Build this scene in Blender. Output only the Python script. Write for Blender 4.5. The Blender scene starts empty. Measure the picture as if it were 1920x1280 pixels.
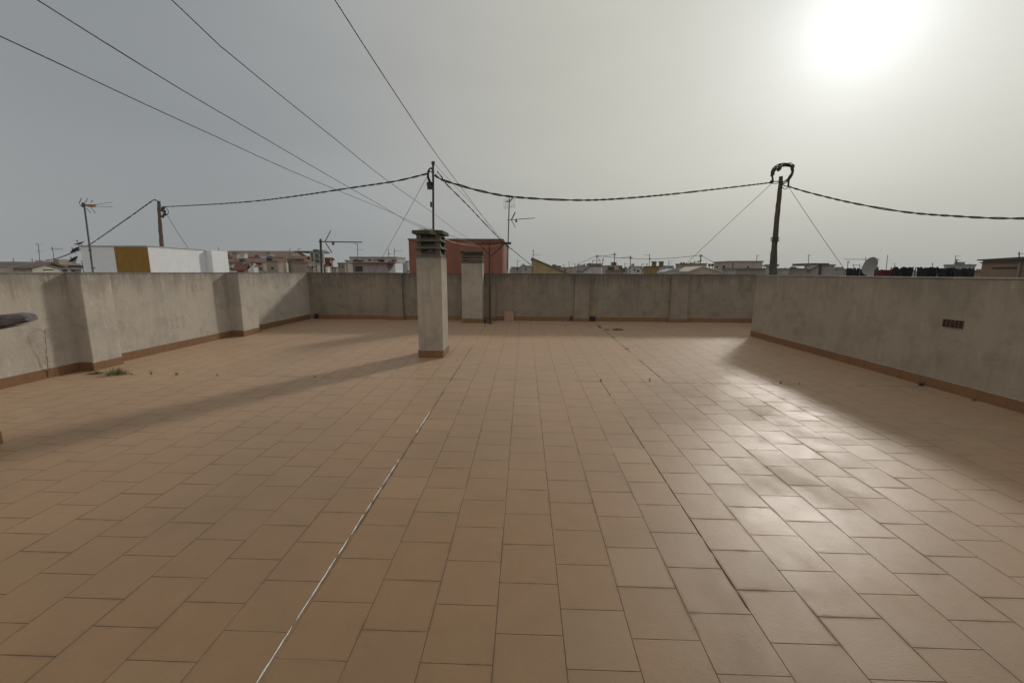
import bpy, math, random
from mathutils import Vector, Matrix
random.seed(7)
C = bpy.context.scene.collection
R = math.radians
# ------------------------------------------------------------------ camera model (fitted to the tile grid)
T = .31
F = 782.; YAW = -.0288; PITCH = .1641; ROLL = .0047
H0 = 5.3861*T; FA = -.0044; FB = .0218
cp, sp = math.cos(PITCH), math.sin(PITCH)
FW = Vector((math.sin(YAW)*cp, math.cos(YAW)*cp, -sp))
rt = Vector((math.cos(YAW), -math.sin(YAW), 0)); up = rt.cross(FW)
RT = math.cos(ROLL)*rt + math.sin(ROLL)*up
UP = -math.sin(ROLL)*rt + math.cos(ROLL)*up
def ray(u, v): return FW + (u-960)/F*RT + (640-v)/F*UP
def W(u, v, Y):                       # photo pixel + real distance -> world point
    d = ray(u, v); return d*(Y/d.y)
def fz(x, y): return -H0 + FA*x + FB*y      # height of the sloped terrace floor
GZ = -11.0                            # street level
SUN_AZ, SUN_EL = R(35.4), R(23.2)
SUN = Vector((math.sin(SUN_AZ)*math.cos(SUN_EL), math.cos(SUN_AZ)*math.cos(SUN_EL), math.sin(SUN_EL)))

# ------------------------------------------------------------------ mesh helpers
class MB:
    def __init__(s): s.v = []; s.f = []
    def box(s, a, b):
        x0,y0,z0 = a; x1,y1,z1 = b
        return s.hexa([(x0,y0,z0),(x1,y0,z0),(x1,y1,z0),(x0,y1,z0),(x0,y0,z1),(x1,y0,z1),(x1,y1,z1),(x0,y1,z1)])
    def hexa(s, p):
        n = len(s.v); s.v += [tuple(q) for q in p]
        s.f += [tuple(n+i for i in q) for q in ((0,3,2,1),(4,5,6,7),(0,1,5,4),(1,2,6,5),(2,3,7,6),(3,0,4,7))]
        return s
    def prism(s, poly, d):            # closed outline (counter-clockwise seen from -d) pushed along d
        n = len(s.v); k = len(poly); d = Vector(d)
        s.v += [tuple(Vector(q)) for q in poly] + [tuple(Vector(q)+d) for q in poly]
        s.f.append(tuple(range(n, n+k))); s.f.append(tuple(range(n+2*k-1, n+k-1, -1)))
        for i in range(k):
            j = (i+1) % k; s.f.append((n+i, n+k+i, n+k+j, n+j))
        return s
    def tube(s, pts, r, n=6, cap=True):
        pts = [Vector(p) for p in pts]; m = len(pts); base = len(s.v)
        prev = None
        for i, p in enumerate(pts):
            t = (pts[min(i+1, m-1)] - pts[max(i-1, 0)]).normalized()
            if prev is None:
                a = Vector((0,0,1)) if abs(t.z) < .9 else Vector((1,0,0))
                u = t.cross(a).normalized()
            else: u = (prev - t*prev.dot(t)).normalized()
            prev = u; w = t.cross(u)
            rr = r[i] if isinstance(r, (list, tuple)) else r
            for k in range(n):
                q = 2*math.pi*k/n; s.v.append(tuple(p + (u*math.cos(q) + w*math.sin(q))*rr))
        for i in range(m-1):
            for k in range(n):
                a = base+i*n+k; b = base+i*n+(k+1) % n
                s.f.append((a, b, b+n, a+n))
        if cap:
            s.f.append(tuple(base+k for k in range(n-1, -1, -1))); s.f.append(tuple(base+(m-1)*n+k for k in range(n)))
        return s
    def quadgrid(s, rows):
        n = len(s.v); k = len(rows[0])
        for r_ in rows: s.v += [tuple(q) for q in r_]
        for i in range(len(rows)-1):
            for j in range(k-1):
                a = n+i*k+j; s.f.append((a, a+1, a+k+1, a+k))
        return s
    def build(s, name, mat, parent=None, smooth=False, bevel=0, fix=True):
        me = bpy.data.meshes.new(name); me.from_pydata(s.v, [], s.f); me.validate()
        if fix:
            import bmesh
            bm = bmesh.new(); bm.from_mesh(me); bmesh.ops.recalc_face_normals(bm, faces=bm.faces); bm.to_mesh(me); bm.free()
        me.materials.append(mat)
        if smooth:
            for p in me.polygons: p.use_smooth = True
        o = bpy.data.objects.new(name, me); C.objects.link(o)
        if parent is not None: o.parent = parent; o.location = -parent_loc(parent)
        if bevel:
            b = o.modifiers.new('bevel', 'BEVEL'); b.width = bevel; b.segments = 2; b.limit_method = 'ANGLE'
        return o
def parent_loc(p):
    v = Vector((0,0,0))
    while p is not None: v += p.location; p = p.parent
    return v
def tag(o, label, cat, group=None, kind='thing'):
    o['label'] = label; o['category'] = cat; o['kind'] = kind
    if group: o['group'] = group
    return o
def empty(name, loc, label, cat, group=None):
    o = bpy.data.objects.new(name, None); C.objects.link(o); o.location = Vector(loc); o.empty_display_size = .2
    return tag(o, label, cat, group)
def struct(o): o['kind'] = 'structure'; return o

# ------------------------------------------------------------------ node helpers
class N:
    def __init__(s, tree): s.t = tree; s.n = tree.nodes; s.l = tree.links
    def put(s, sock, val):
        if isinstance(val, bpy.types.NodeSocket): s.l.new(val, sock)
        elif val is not None: sock.default_value = val
    def m(s, op, a, b=None, c=None, clamp=False):
        x = s.n.new('ShaderNodeMath'); x.operation = op; x.use_clamp = clamp
        for i, q in enumerate((a, b, c)):
            if q is not None: s.put(x.inputs[i], q)
        return x.outputs[0]
    def vm(s, op, a, b=None):
        x = s.n.new('ShaderNodeVectorMath'); x.operation = op
        s.put(x.inputs[0], a)
        if b is not None: s.put(x.inputs[3 if op == 'SCALE' else 1], b)
        return x.outputs['Value'] if op in ('DOT_PRODUCT','LENGTH') else x.outputs[0]
    def sep(s, v):
        x = s.n.new('ShaderNodeSeparateXYZ'); s.put(x.inputs[0], v); return x.outputs
    def comb(s, a=0., b=0., c=0.):
        x = s.n.new('ShaderNodeCombineXYZ')
        for i, q in enumerate((a, b, c)): s.put(x.inputs[i], q)
        return x.outputs[0]
    def noise(s, v, scale, detail=3, rough=.55, out=0):
        x = s.n.new('ShaderNodeTexNoise'); s.put(x.inputs['Vector'], v)
        x.inputs['Scale'].default_value = scale; x.inputs['Detail'].default_value = detail; x.inputs['Roughness'].default_value = rough
        return x.outputs[out]
    def white(s, v, out=0):
        x = s.n.new('ShaderNodeTexWhiteNoise'); s.put(x.inputs['Vector'], v); return x.outputs[out]
    def mix(s, f, a, b, kind='MIX'):
        x = s.n.new('ShaderNodeMix'); x.data_type = 'RGBA'; x.blend_type = kind
        s.put(x.inputs[0], f); s.put(x.inputs[6], c4(a)); s.put(x.inputs[7], c4(b)); return x.outputs[2]
    def ramp(s, f, stops, interp='LINEAR'):
        x = s.n.new('ShaderNodeValToRGB'); s.put(x.inputs[0], f); e = x.color_ramp; e.interpolation = interp
        while len(e.elements) < len(stops): e.elements.new(.5)
        for k, (p, c) in enumerate(stops):
            e.elements[k].position = p; e.elements[k].color = c4(c if not isinstance(c, (int, float)) else (c, c, c))
        return x.outputs[0]
    def step(s, v, lo, hi):
        x = s.n.new('ShaderNodeMapRange'); x.interpolation_type = 'SMOOTHSTEP'; s.put(x.inputs[0], v)
        x.inputs[1].default_value = lo; x.inputs[2].default_value = hi; return x.outputs[0]
    def bump(s, h, strength=.3, dist=.01, normal=None):
        x = s.n.new('ShaderNodeBump'); x.inputs['Strength'].default_value = strength; x.inputs['Distance'].default_value = dist
        s.put(x.inputs['Height'], h)
        if normal is not None: s.put(x.inputs['Normal'], normal)
        return x.outputs[0]
def c4(c):
    if isinstance(c, bpy.types.NodeSocket): return c
    return (c[0], c[1], c[2], 1.)
def material(name):
    m = bpy.data.materials.new(name); m.use_nodes = True; t = m.node_tree
    return m, N(t), t.nodes['Principled BSDF']
def pos(n):
    return n.n.new('ShaderNodeNewGeometry').outputs['Position']
def objc(n):
    return n.n.new('ShaderNodeTexCoord').outputs['Object']
_cache = {}
def plain(name, col, rough=.7, var=.18, scale=6., metal=0., bump=0.):
    key = (name, tuple(col), rough)
    if key in _cache: return _cache[key]
    m, n, b = material(name); p = pos(n)
    f = n.noise(p, scale, 5, .6)
    d = tuple(c*(1-var) for c in col); l = tuple(min(1, c*(1+var)) for c in col)
    n.put(b.inputs['Base Color'], n.ramp(f, [(.3, d), (.7, l)]))
    b.inputs['Roughness'].default_value = rough; b.inputs['Metallic'].default_value = metal
    if bump: n.put(b.inputs['Normal'], n.bump(n.noise(p, scale*6, 4), bump, .01))
    _cache[key] = m; return m
def plaster_far(name, col, top=None):
    key = ('pf', name, tuple(col))
    if key in _cache: return _cache[key]
    m, n, b = material(name); p = pos(n)
    v = n.vm('MULTIPLY', p, (1.5, 1.5, .25))
    s = n.noise(v, 1.6, 6, .65); s2 = n.noise(p, .35, 3)
    c = n.mix(n.step(s, .42, .75), col, tuple(x*.72 for x in col))
    c = n.mix(n.step(s2, .45, .7), c, tuple(x*.85 for x in col))
    n.put(b.inputs['Base Color'], c); b.inputs['Roughness'].default_value = .9
    _cache[key] = m; return m

# terrace plaster: stains, streaks running down from the top edge, patches
def terrace_plaster(name, base, grey, ztop=-.03, streak=.75, seed=0.):
    m, n, b = material(name); p = n.vm('ADD', pos(n), (seed, seed*.7, 0)); z = n.sep(pos(n))[2]
    big = n.noise(p, .8, 4, .6); med = n.noise(p, 3.2, 6, .68); fine = n.noise(p, 38, 5, .6)
    sv = n.vm('MULTIPLY', p, (9., 9., .55)); st = n.noise(sv, 1.3, 6, .62)
    sv2 = n.vm('MULTIPLY', p, (26., 26., 1.4)); st2 = n.noise(sv2, 1., 4, .6)
    c = n.mix(n.m('MULTIPLY', n.step(big, .34, .70), .8), base, grey)
    c = n.mix(n.m('MULTIPLY', n.step(med, .45, .72), .55), c, tuple(x*.74 for x in grey))
    c = n.mix(n.m('MULTIPLY', n.step(med, .30, .12), .5), c, tuple(min(1, x*1.3) for x in base))
    c = n.mix(n.m('MULTIPLY', n.step(st, .45, .75), .24), c, tuple(x*.62 for x in grey))
    c = n.mix(n.m('MULTIPLY', n.step(st, .42, .25), .16), c, tuple(min(1, x*1.22) for x in base))
    dep = n.m('SUBTRACT', ztop, z)                      # metres below the top
    lo = n.noise(n.vm('MULTIPLY', p, (4.3, 4.3, .3)), 1., 5, .7)
    reach = n.m('ADD', n.m('MULTIPLY', n.m('POWER', lo, 3.), 2.6), .02)
    k = n.m('SUBTRACT', 1., n.m('DIVIDE', dep, reach), clamp=True)
    k = n.m('MULTIPLY', n.m('MULTIPLY', k, n.m('ADD', .25, n.m('MULTIPLY', n.step(st2, .2, .75), .75))), streak, clamp=True)
    c = n.mix(k, c, (.075,.066,.052))
    k2 = n.m('MULTIPLY', n.m('EXPONENT', n.m('MULTIPLY', dep, -2.6)), n.step(n.noise(p, 1.3, 5, .65), .3, .62))
    c = n.mix(n.m('MULTIPLY', k2, .5*streak), c, (.11,.10,.082))
    spot = n.step(n.noise(n.vm('MULTIPLY', p, (1,1,.28)), 12, 5, .72), .56, .70)
    c = n.mix(n.m('MULTIPLY', spot, .34), c, tuple(min(1, x*1.35) for x in base))
    vo = n.n.new('ShaderNodeTexVoronoi'); vo.feature = 'DISTANCE_TO_EDGE'; vo.inputs['Scale'].default_value = .9
    n.put(vo.inputs['Vector'], n.vm('ADD', n.vm('MULTIPLY', p, (1,1,.55)), n.vm('SCALE', n.noise(p, 3., 5, .7, 1), .35)))
    crack = n.m('MULTIPLY', n.step(vo.outputs[0], .006, .0), n.step(n.noise(p, .9, 2), .55, .62))
    c = n.mix(n.m('MULTIPLY', crack, .55), c, (.09,.075,.06))
    edge = n.step(n.m('ADD', dep, n.m('MULTIPLY', st2, -.03)), .035, .0)
    c = n.mix(n.m('MULTIPLY', edge, .55), c, (.06, .055, .045))
    c = n.mix(n.m('MULTIPLY', n.step(fine, .5, .8), .2), c, tuple(x*.6 for x in grey))
    n.put(b.inputs['Base Color'], c); b.inputs['Roughness'].default_value = .92
    h = n.m('ADD', n.m('MULTIPLY', med, 1.), n.m('MULTIPLY', fine, .35))
    n.put(b.inputs['Normal'], n.bump(h, .55, .022))
    return m
M = {}
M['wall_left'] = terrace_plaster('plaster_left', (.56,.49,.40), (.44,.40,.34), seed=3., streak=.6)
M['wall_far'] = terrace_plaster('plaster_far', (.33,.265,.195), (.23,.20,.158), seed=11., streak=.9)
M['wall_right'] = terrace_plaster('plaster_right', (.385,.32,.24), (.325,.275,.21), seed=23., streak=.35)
M['chimney'] = terrace_plaster('plaster_chimney', (.47,.405,.32), (.39,.34,.27), ztop=.26, seed=31., streak=.3)
M['cap'] = plain('weathered_concrete', (.115,.10,.082), .9, .35, 9, bump=.5)
M['lichen'] = plain('lichen_concrete', (.08,.075,.055), .95, .4, 14, bump=.6)
M['cable'] = plain('black_cable', (.025,.024,.025), .55, .1)
M['wire'] = plain('thin_wire', (.055,.05,.045), .5, .1)
M['rope'] = plain('pale_line', (.42,.33,.22), .8, .15)
M['rust'] = plain('rusty_iron', (.075,.045,.03), .8, .4, 20, bump=.4)
M['steel'] = plain('grey_steel', (.22,.22,.22), .45, .15, 8, metal=.6)
M['dark'] = plain('dark_metal', (.04,.038,.038), .5, .2)
M['orange'] = plain('orange_plastic', (.42,.12,.03), .5, .1)
M['glass'] = plain('dark_opening', (.018,.016,.015), .3, .1)
M['black'] = plain('black_netting', (.008,.008,.011), .85, .3, 12)
M['white'] = plain('white_paint', (.74,.75,.76), .8, .06, 3)
M['grass'] = plain('green_weed', (.13,.155,.045), .7, .45, 30)
M['dry'] = plain('dry_weed', (.20,.15,.09), .8, .35, 30)
M['dirt'] = plain('dark_dirt', (.035,.028,.02), .95, .4, 40, bump=.6)
M['sealant'] = plain('white_sealant', (.62,.60,.56), .7, .35, 25)
def woodmat(name, a, b_):
    m, n, b = material(name); p = pos(n)
    v = n.vm('MULTIPLY', p, (22, 22, 1.5)); f = n.noise(v, 1, 6, .7)
    n.put(b.inputs['Base Color'], n.ramp(f, [(.3, a), (.7, b_)])); b.inputs['Roughness'].default_value = .85
    n.put(b.inputs['Normal'], n.bump(f, .6, .01)); return m
M['pole'] = woodmat('weathered_pole', (.035,.027,.02), (.12,.10,.075))
def beam_wood():
    m, n, b = material('grey_timber'); p = pos(n)
    v = n.vm('MULTIPLY', p, (3, 30, 30)); f = n.noise(v, 1, 6, .7); k = n.noise(p, 9, 3)
    c = n.ramp(f, [(.3, (.08,.068,.07)), (.75, (.30,.275,.27))])
    c = n.mix(n.step(k, .5, .75), c, (.05,.035,.035))
    n.put(b.inputs['Base Color'], c); b.inputs['Roughness'].default_value = .8
    n.put(b.inputs['Normal'], n.bump(f, .8, .015)); return m
M['beam'] = beam_wood()
M['pole2'] = woodmat('reddish_pole', (.085,.05,.036), (.20,.135,.105))
def skirt_mat():
    m, n, b = material('terracotta_skirting'); p = pos(n)
    t = n.white(n.comb(n.m('FLOOR', n.m('MULTIPLY', n.sep(p)[0], 3.2)), n.m('FLOOR', n.m('MULTIPLY', n.sep(p)[1], 3.2)), 0.))
    f = n.noise(p, 14, 5, .6)
    c = n.mix(f, (.20,.10,.040), (.29,.155,.068)); c = n.mix(n.m('MULTIPLY', t, .3), c, (.17,.085,.042))
    n.put(b.inputs['Base Color'], c); b.inputs['Roughness'].default_value = .55; return m
M['skirt'] = skirt_mat()

# ------------------------------------------------------------------ floor
def floor_mat():
    m, n, b = material('glazed_terrace_tiles'); p = pos(n); s = n.sep(p); X, Y = s[0], s[1]
    left = n.m('LESS_THAN', X, -1.052)
    far = n.m('GREATER_THAN', Y, 5.885)
    cx = n.m('ADD', n.m('ADD', n.m('DIVIDE', X, T), .382), n.m('MULTIPLY', left, .0301))
    col = n.m('FLOOR', cx); fx = n.m('SUBTRACT', cx, col)
    ry = n.m('ADD', n.m('SUBTRACT', n.m('DIVIDE', Y, T), 5.3699), n.m('MULTIPLY', left, .0881))
    par = n.m('MODULO', n.m('ADD', col, 200.), 2.)
    ry = n.m('ADD', ry, n.m('MULTIPLY', par, .5))
    jit = n.m('MULTIPLY', n.m('SUBTRACT', n.white(n.comb(col, 7.3, 0.)), .5), .035)
    ry = n.m('ADD', ry, jit)
    row = n.m('FLOOR', ry); fy = n.m('SUBTRACT', ry, row)
    cell = n.comb(col, row, 0.)
    # wobble of the joint edges
    dx = n.m('MINIMUM', fx, n.m('SUBTRACT', 1., fx)); dy = n.m('MINIMUM', fy, n.m('SUBTRACT', 1., fy))
    wob = n.m('MULTIPLY', n.m('SUBTRACT', n.noise(p, 30, 3), .5), .007)
    jw = n.m('ADD', .0052, wob)
    jx = n.step(n.m('SUBTRACT', dx, jw), .005, -.003); jy = n.step(n.m('SUBTRACT', dy, jw), .005, -.003)
    joint = n.m('MAXIMUM', jx, jy)
    r1 = n.white(cell, 1); rs = n.sep(r1)
    mot = n.noise(n.vm('ADD', p, n.vm('SCALE', r1, 40.)), 7, 5, .6)
    mot2 = n.noise(p, 60, 4, .6); big = n.noise(p, .55, 4, .55); mid = n.noise(p, 1.7, 4, .6)
    c = n.mix(mot, (.205,.110,.046), (.272,.157,.072))
    c = n.mix(n.m('MULTIPLY', n.step(mot2, .42, .72), .3), c, (.185,.102,.046))
    c = n.mix(n.m('MULTIPLY', n.step(rs[0], .55, 1.), .15), c, (.27,.145,.082))      # pinker tiles
    c = n.mix(n.m('MULTIPLY', n.step(rs[1], .5, 1.), .2), c, (.19,.118,.056))      # duller tiles
    c = n.mix(n.m('MULTIPLY', n.step(rs[2], .85, 1.), .2), c, (.33,.225,.125))
    c = n.mix(n.m('MULTIPLY', n.step(big, .40, .64), .50), c, (.17,.108,.052))
    c = n.mix(n.m('MULTIPLY', n.step(mid, .50, .72), .34), c, (.15,.095,.046))
    drip = n.noise(n.vm('MULTIPLY', p, (.9, 2.2, 1.)), 1.9, 7, .72)
    c = n.mix(n.m('MULTIPLY', n.step(drip, .55, .72), .30), c, (.15,.092,.045))
    c = n.mix(n.m('MULTIPLY', n.step(n.noise(p, 3.7, 6, .75), .62, .74), .22), c, (.33,.235,.14))
    # dirt gathers next to the joints
    near = n.m('MULTIPLY', n.step(n.m('MINIMUM', dx, dy), .07, .0), n.step(n.noise(p, 4., 4), .42, .7))
    c = n.mix(n.m('MULTIPLY', near, .40), c, (.10,.06,.03))
    jc = n.mix(n.step(n.noise(p, 1.3, 3), .52, .66), (.07,.042,.022), (.24,.165,.10))
    c = n.mix(n.m('MULTIPLY', joint, n.m('ADD', .48, n.m('MULTIPLY', n.noise(p, 2.3, 3), .5))), c, jc)
    n.put(b.inputs['Base Color'], c)
    rough = n.m('ADD', .39, n.m('MULTIPLY', n.noise(p, 6., 6, .7), .16))
    rough = n.m('ADD', rough, n.m('MULTIPLY', near, .22))
    rough = n.m('ADD', rough, n.m('MULTIPLY', n.step(n.noise(n.vm('MULTIPLY', p, (1., .55, 1.)), 2.6, 6, .7), .46, .72), .09))
    rough = n.m('ADD', rough, n.m('MULTIPLY', n.m('SUBTRACT', n.noise(p, 130, 2), .5), .30))
    rough = n.m('ADD', rough, n.m('MULTIPLY', n.m('SUBTRACT', rs[1], .5), .05))
    rough = n.m('ADD', rough, n.m('MULTIPLY', n.step(big, .45, .7), .10))
    rough = n.m('ADD', rough, n.m('MULTIPLY', joint, .45), clamp=True)
    n.put(b.inputs['Roughness'], rough)
    b.inputs['Specular IOR Level'].default_value = .5
    n.put(b.inputs['Sheen Weight'], n.m('MULTIPLY', n.m('SUBTRACT', 1., n.m('MULTIPLY', joint, .9)), .58)); b.inputs['Sheen Roughness'].default_value = .42; b.inputs['Sheen Tint'].default_value = (1., .76, .57, 1.)
    h = n.m('SUBTRACT', n.m('MULTIPLY', n.noise(p, 75, 4, .6), .07), n.m('MULTIPLY', joint, 1.))
    nn = n.bump(h, .75, .004)
    nn = n.bump(n.m('MULTIPLY', n.noise(p, 120, 2), n.m('ADD', .35, n.noise(p, 2.1, 3))), .26, .003, nn)
    nn = n.bump(n.noise(p, 7, 4), .24, .006, nn)
    tilt = n.vm('SCALE', n.vm('SUBTRACT', r1, (.5, .5, .5)), .02)
    ts = n.sep(tilt)
    nn = n.vm('NORMALIZE', n.vm('ADD', nn, n.comb(ts[0], ts[1], 0.)))
    n.put(b.inputs['Normal'], nn)
    return m
M['floor'] = floor_mat()
mb = MB()
xs = [-9, -4, 0, 4, 9]; ys = [-4, 0, 4, 8, 12.6]
mb.quadgrid([[(x, y, fz(x, y)) for x in xs] for y in ys])
struct(mb.build('floor', M['floor']))
mb = MB()
mb.hexa([(-9,-4,GZ),(9,-4,GZ),(9,12.6,GZ),(-9,12.6,GZ)] + [(x, y, fz(x, y)-.02) for x, y in ((-9,-4),(9,-4),(9,12.6),(-9,12.6))])
struct(mb.build('terrace_slab', plaster_far('our_facade', (.5,.45,.38))))
gm, n, b = material('street_and_yards'); p = pos(n)
n.put(b.inputs['Base Color'], n.ramp(n.noise(p, .05, 6, .7), [(.3,(.06,.055,.05)),(.5,(.13,.115,.09)),(.7,(.20,.17,.13))])); b.inputs['Roughness'].default_value = .95
g = MB(); g.quadgrid([[(x, y, GZ-.004) for x in (-1600,-400,0,400,1600)] for y in (-300, 0, 400, 2600)]); struct(g.build('ground', gm))

# joints in the floor: irregular beads lying in the gaps
def strip(name, mat, pts, w, gap=0., seed=1, rise=.004, amp=.4):
    rnd = random.Random(seed); s = MB(); a = Vector(pts[0]); segs = []
    for k in range(len(pts)-1):
        p0, p1 = Vector(pts[k]), Vector(pts[k+1]); L = (p1-p0).length; m = max(2, int(L/.035))
        for i in range(m): segs.append(p0.lerp(p1, i/m))
    segs.append(Vector(pts[-1]))
    run = []; on = True; ln = 0
    def flush(run):
        if len(run) < 3: return
        rows = []
        for i, q in enumerate(run):
            t = (run[min(i+1, len(run)-1)] - run[max(i-1, 0)]).normalized(); nx, ny = -t.y, t.x
            ww = w*.5*(1-amp+2*amp*rnd.random()) * (.25 if i in (0, len(run)-1) else 1); o = (rnd.random()-.5)*w*.35
            z = fz(q.x, q.y)
            rows.append([(q.x+nx*(o+ww), q.y+ny*(o+ww), z+.0006), (q.x+nx*o, q.y+ny*o, z+rise), (q.x+nx*(o-ww), q.y+ny*(o-ww), z+.0006)])
        s.quadgrid(rows)
    for q in segs:
        if on: run.append(q)
        ln -= 1
        if ln <= 0:
            if on: flush(run[:]); run = []
            on = (rnd.random() > gap) if True else on
            ln = rnd.randint(4, 16)
    flush(run)
    return s.build(name, mat, smooth=True)
struct(strip('floor_joint', M['sealant'], [(-1.062,-3.),(-1.066,3.35)], .0072, gap=.22, seed=3, amp=.45))
struct(strip('floor_joint', M['sealant'], [(-1.062,3.35),(-1.05,11.95)], .009, gap=.66, seed=9))
struct(strip('floor_joint', M['dirt'], [(-1.052,-3.),(-1.040,11.95)], .006, gap=.55, seed=4, rise=.0015))
struct(strip('floor_joint', M['dirt'], [(1.120,-3.),(1.118,5.9)], .0052, gap=.25, seed=5, rise=.0015))
struct(strip('floor_joint', M['dirt'], [(2.048,5.9),(2.05,11.9)], .016, gap=.2, seed=6, rise=.0015))
struct(strip('floor_joint', M['dirt'], [(-6.5,5.885),(5.7,5.885)], .010, gap=.3, seed=8, rise=.0012))

# ------------------------------------------------------------------ parapet walls
def skirting(parent, a, b_, h=.135, th=.012, seed=0, side=1, name='skirting'):
    """row of terracotta tiles standing along a->b on the side of the left-hand normal*side"""
    rnd = random.Random(seed); a = Vector((a[0], a[1])); b_ = Vector((b_[0], b_[1])); d = b_-a; L = d.length; d.normalize()
    nrm = Vector((-d.y, d.x))*side; s = MB(); q = 0.
    while q < L-.01:
        e = min(q+.31, L); p0 = a+d*(q+.0015); p1 = a+d*(e-.0015); o = (rnd.random()-.5)*.003
        pts = []
        for hh in (0, 1):
            for (pp, k) in ((p0, .001), (p1, .001), (p1, th+o), (p0, th+o)):
                w = pp + nrm*k; z = fz(w.x, w.y); pts.append((w.x, w.y, z-.01 if hh == 0 else z+h+(rnd.random()-.5)*.004))
        s.hexa(pts); q = e
    # mortar line behind and on top
    p0 = a; p1 = b_; w = nrm*.004
    s2 = MB(); pts = []
    for hh in (0, 1):
        for (pp, k) in ((p0, .0005), (p1, .0005), (p1, .0075), (p0, .0075)):
            w = pp + nrm*k; z = fz(w.x, w.y); pts.append((w.x, w.y, z-.01 if hh == 0 else z+h+.006))
    s2.hexa(pts)
    o = s.build(name, M['skirt'], parent)
    m_ = s2.build('mortar_bed', M['mortar'], o)
    return o
M['mortar'] = plain('grey_mortar', (.42,.37,.31), .9, .25, 30)
def seg_wall(s, a, b_, th, top, side=1):
    a = Vector(a); b_ = Vector(b_); d = (b_-a).normalized(); nr = Vector((-d.y, d.x))*(-side)*th
    k = 24; rows = []
    pts = []
    for z in (-2.2, top):
        for q in (a, b_, b_+nr, a+nr): pts.append((q.x, q.y, z))
    return s.hexa(pts)
TOP = -.032
# left wall
LA, LB = (-7.37, -3.0), (-6.31, 12.08)
def lx(y): return LA[0] + (LB[0]-LA[0])*(y-LA[1])/(LB[1]-LA[1])
wl = empty('parapet_wall', (lx(5), 5, fz(-6.9, 5)), 'sunlit plastered parapet along the left side of the terrace with grey streaks', 'wall', 'terrace parapet walls')
seg_wall(MB(), LA, LB, .2, TOP, side=-1).build('wall', M['wall_left'], wl, bevel=.012) if False else None
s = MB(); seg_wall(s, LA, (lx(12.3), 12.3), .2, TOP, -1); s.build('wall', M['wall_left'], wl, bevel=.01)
PIL = [(6.0, 6.46, -6.525), (9.05, 9.62, -6.26)]
ystart = -3.0
for y0, y1, xf in PIL:
    s = MB(); s.box((lx(y0)-.06, y0, -2.2), (xf, y1, TOP+.004)); s.build('pilaster', M['wall_left'], wl, bevel=.012)
    skirting(wl, (xf-.0, y0), (lx(y0), y0), side=1, seed=int(y0*9))
    skirting(wl, (xf, y1), (xf, y0-.013), side=1, seed=int(y0*7), h=.125)
    skirting(wl, (lx(ystart), ystart), (lx(y0), y0), side=-1, seed=int(y0*5))
    ystart = y1
skirting(wl, (lx(ystart), ystart), (lx(12.08), 12.08), side=-1, seed=77)
# far wall
def fy_(x): return 12.10 + (x+6.3)*.021
wf = empty('parapet_wall', (0, 12.2, fz(0, 12.2)), 'shaded grey brown parapet across the far end of the terrace, streaked black along its top', 'wall', 'terrace parapet walls')
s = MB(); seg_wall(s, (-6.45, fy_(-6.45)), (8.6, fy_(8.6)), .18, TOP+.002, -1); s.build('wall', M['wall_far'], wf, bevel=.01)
xs_ = -6.24
for i, (x0, x1) in enumerate([(-3.985,-3.535), (-1.30,-.835), (1.46,1.885), (4.24,4.73)]):
    s = MB(); s.box((x0, fy_(x0)-.105, -2.2), (x1, fy_(x1)+.05, TOP+.006)); s.build('pilaster', M['wall_far'], wf, bevel=.012)
    skirting(wf, (xs_, fy_(xs_)), (x0, fy_(x0)), side=-1, seed=i+20)
    skirting(wf, (x0-.012, fy_(x0)-.105), (x1+.012, fy_(x0)-.105), side=-1, seed=i+40, h=.12)
    xs_ = x1
skirting(wf, (xs_, fy_(xs_)), (8.5, fy_(8.5)), side=-1, seed=31)
# right wall
RA, RB = (5.41, 10.02), (6.44, -3.0)
def rx(y): return RA[0] + (RB[0]-RA[0])*(y-RA[1])/(RB[1]-RA[1])
wr = empty('parapet_wall', (5.9, 5, fz(5.9, 5)), 'shaded beige parapet along the right side of the terrace with a pale coping edge', 'wall', 'terrace parapet walls')
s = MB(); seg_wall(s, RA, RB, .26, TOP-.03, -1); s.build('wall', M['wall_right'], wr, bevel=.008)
s = MB(); pts = []
for z in (TOP-.0295, TOP-.004):
    for q in ((RA[0]-.006, RA[1]+.008), (RB[0]-.006, RB[1]), (RB[0]+.27, RB[1]), (RA[0]+.27, RA[1]+.008)): pts.append((q[0], q[1], z))
s.hexa(pts); s.build('coping', terrace_plaster('coping_cement', (.32,.28,.23), (.2,.18,.15), ztop=1., seed=5), wr, bevel=.006)
skirting(wr, RA, (rx(5.93), 5.93), side=-1, seed=51); skirting(wr, (rx(5.915), 5.915), RB, side=-1, seed=53)
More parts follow.
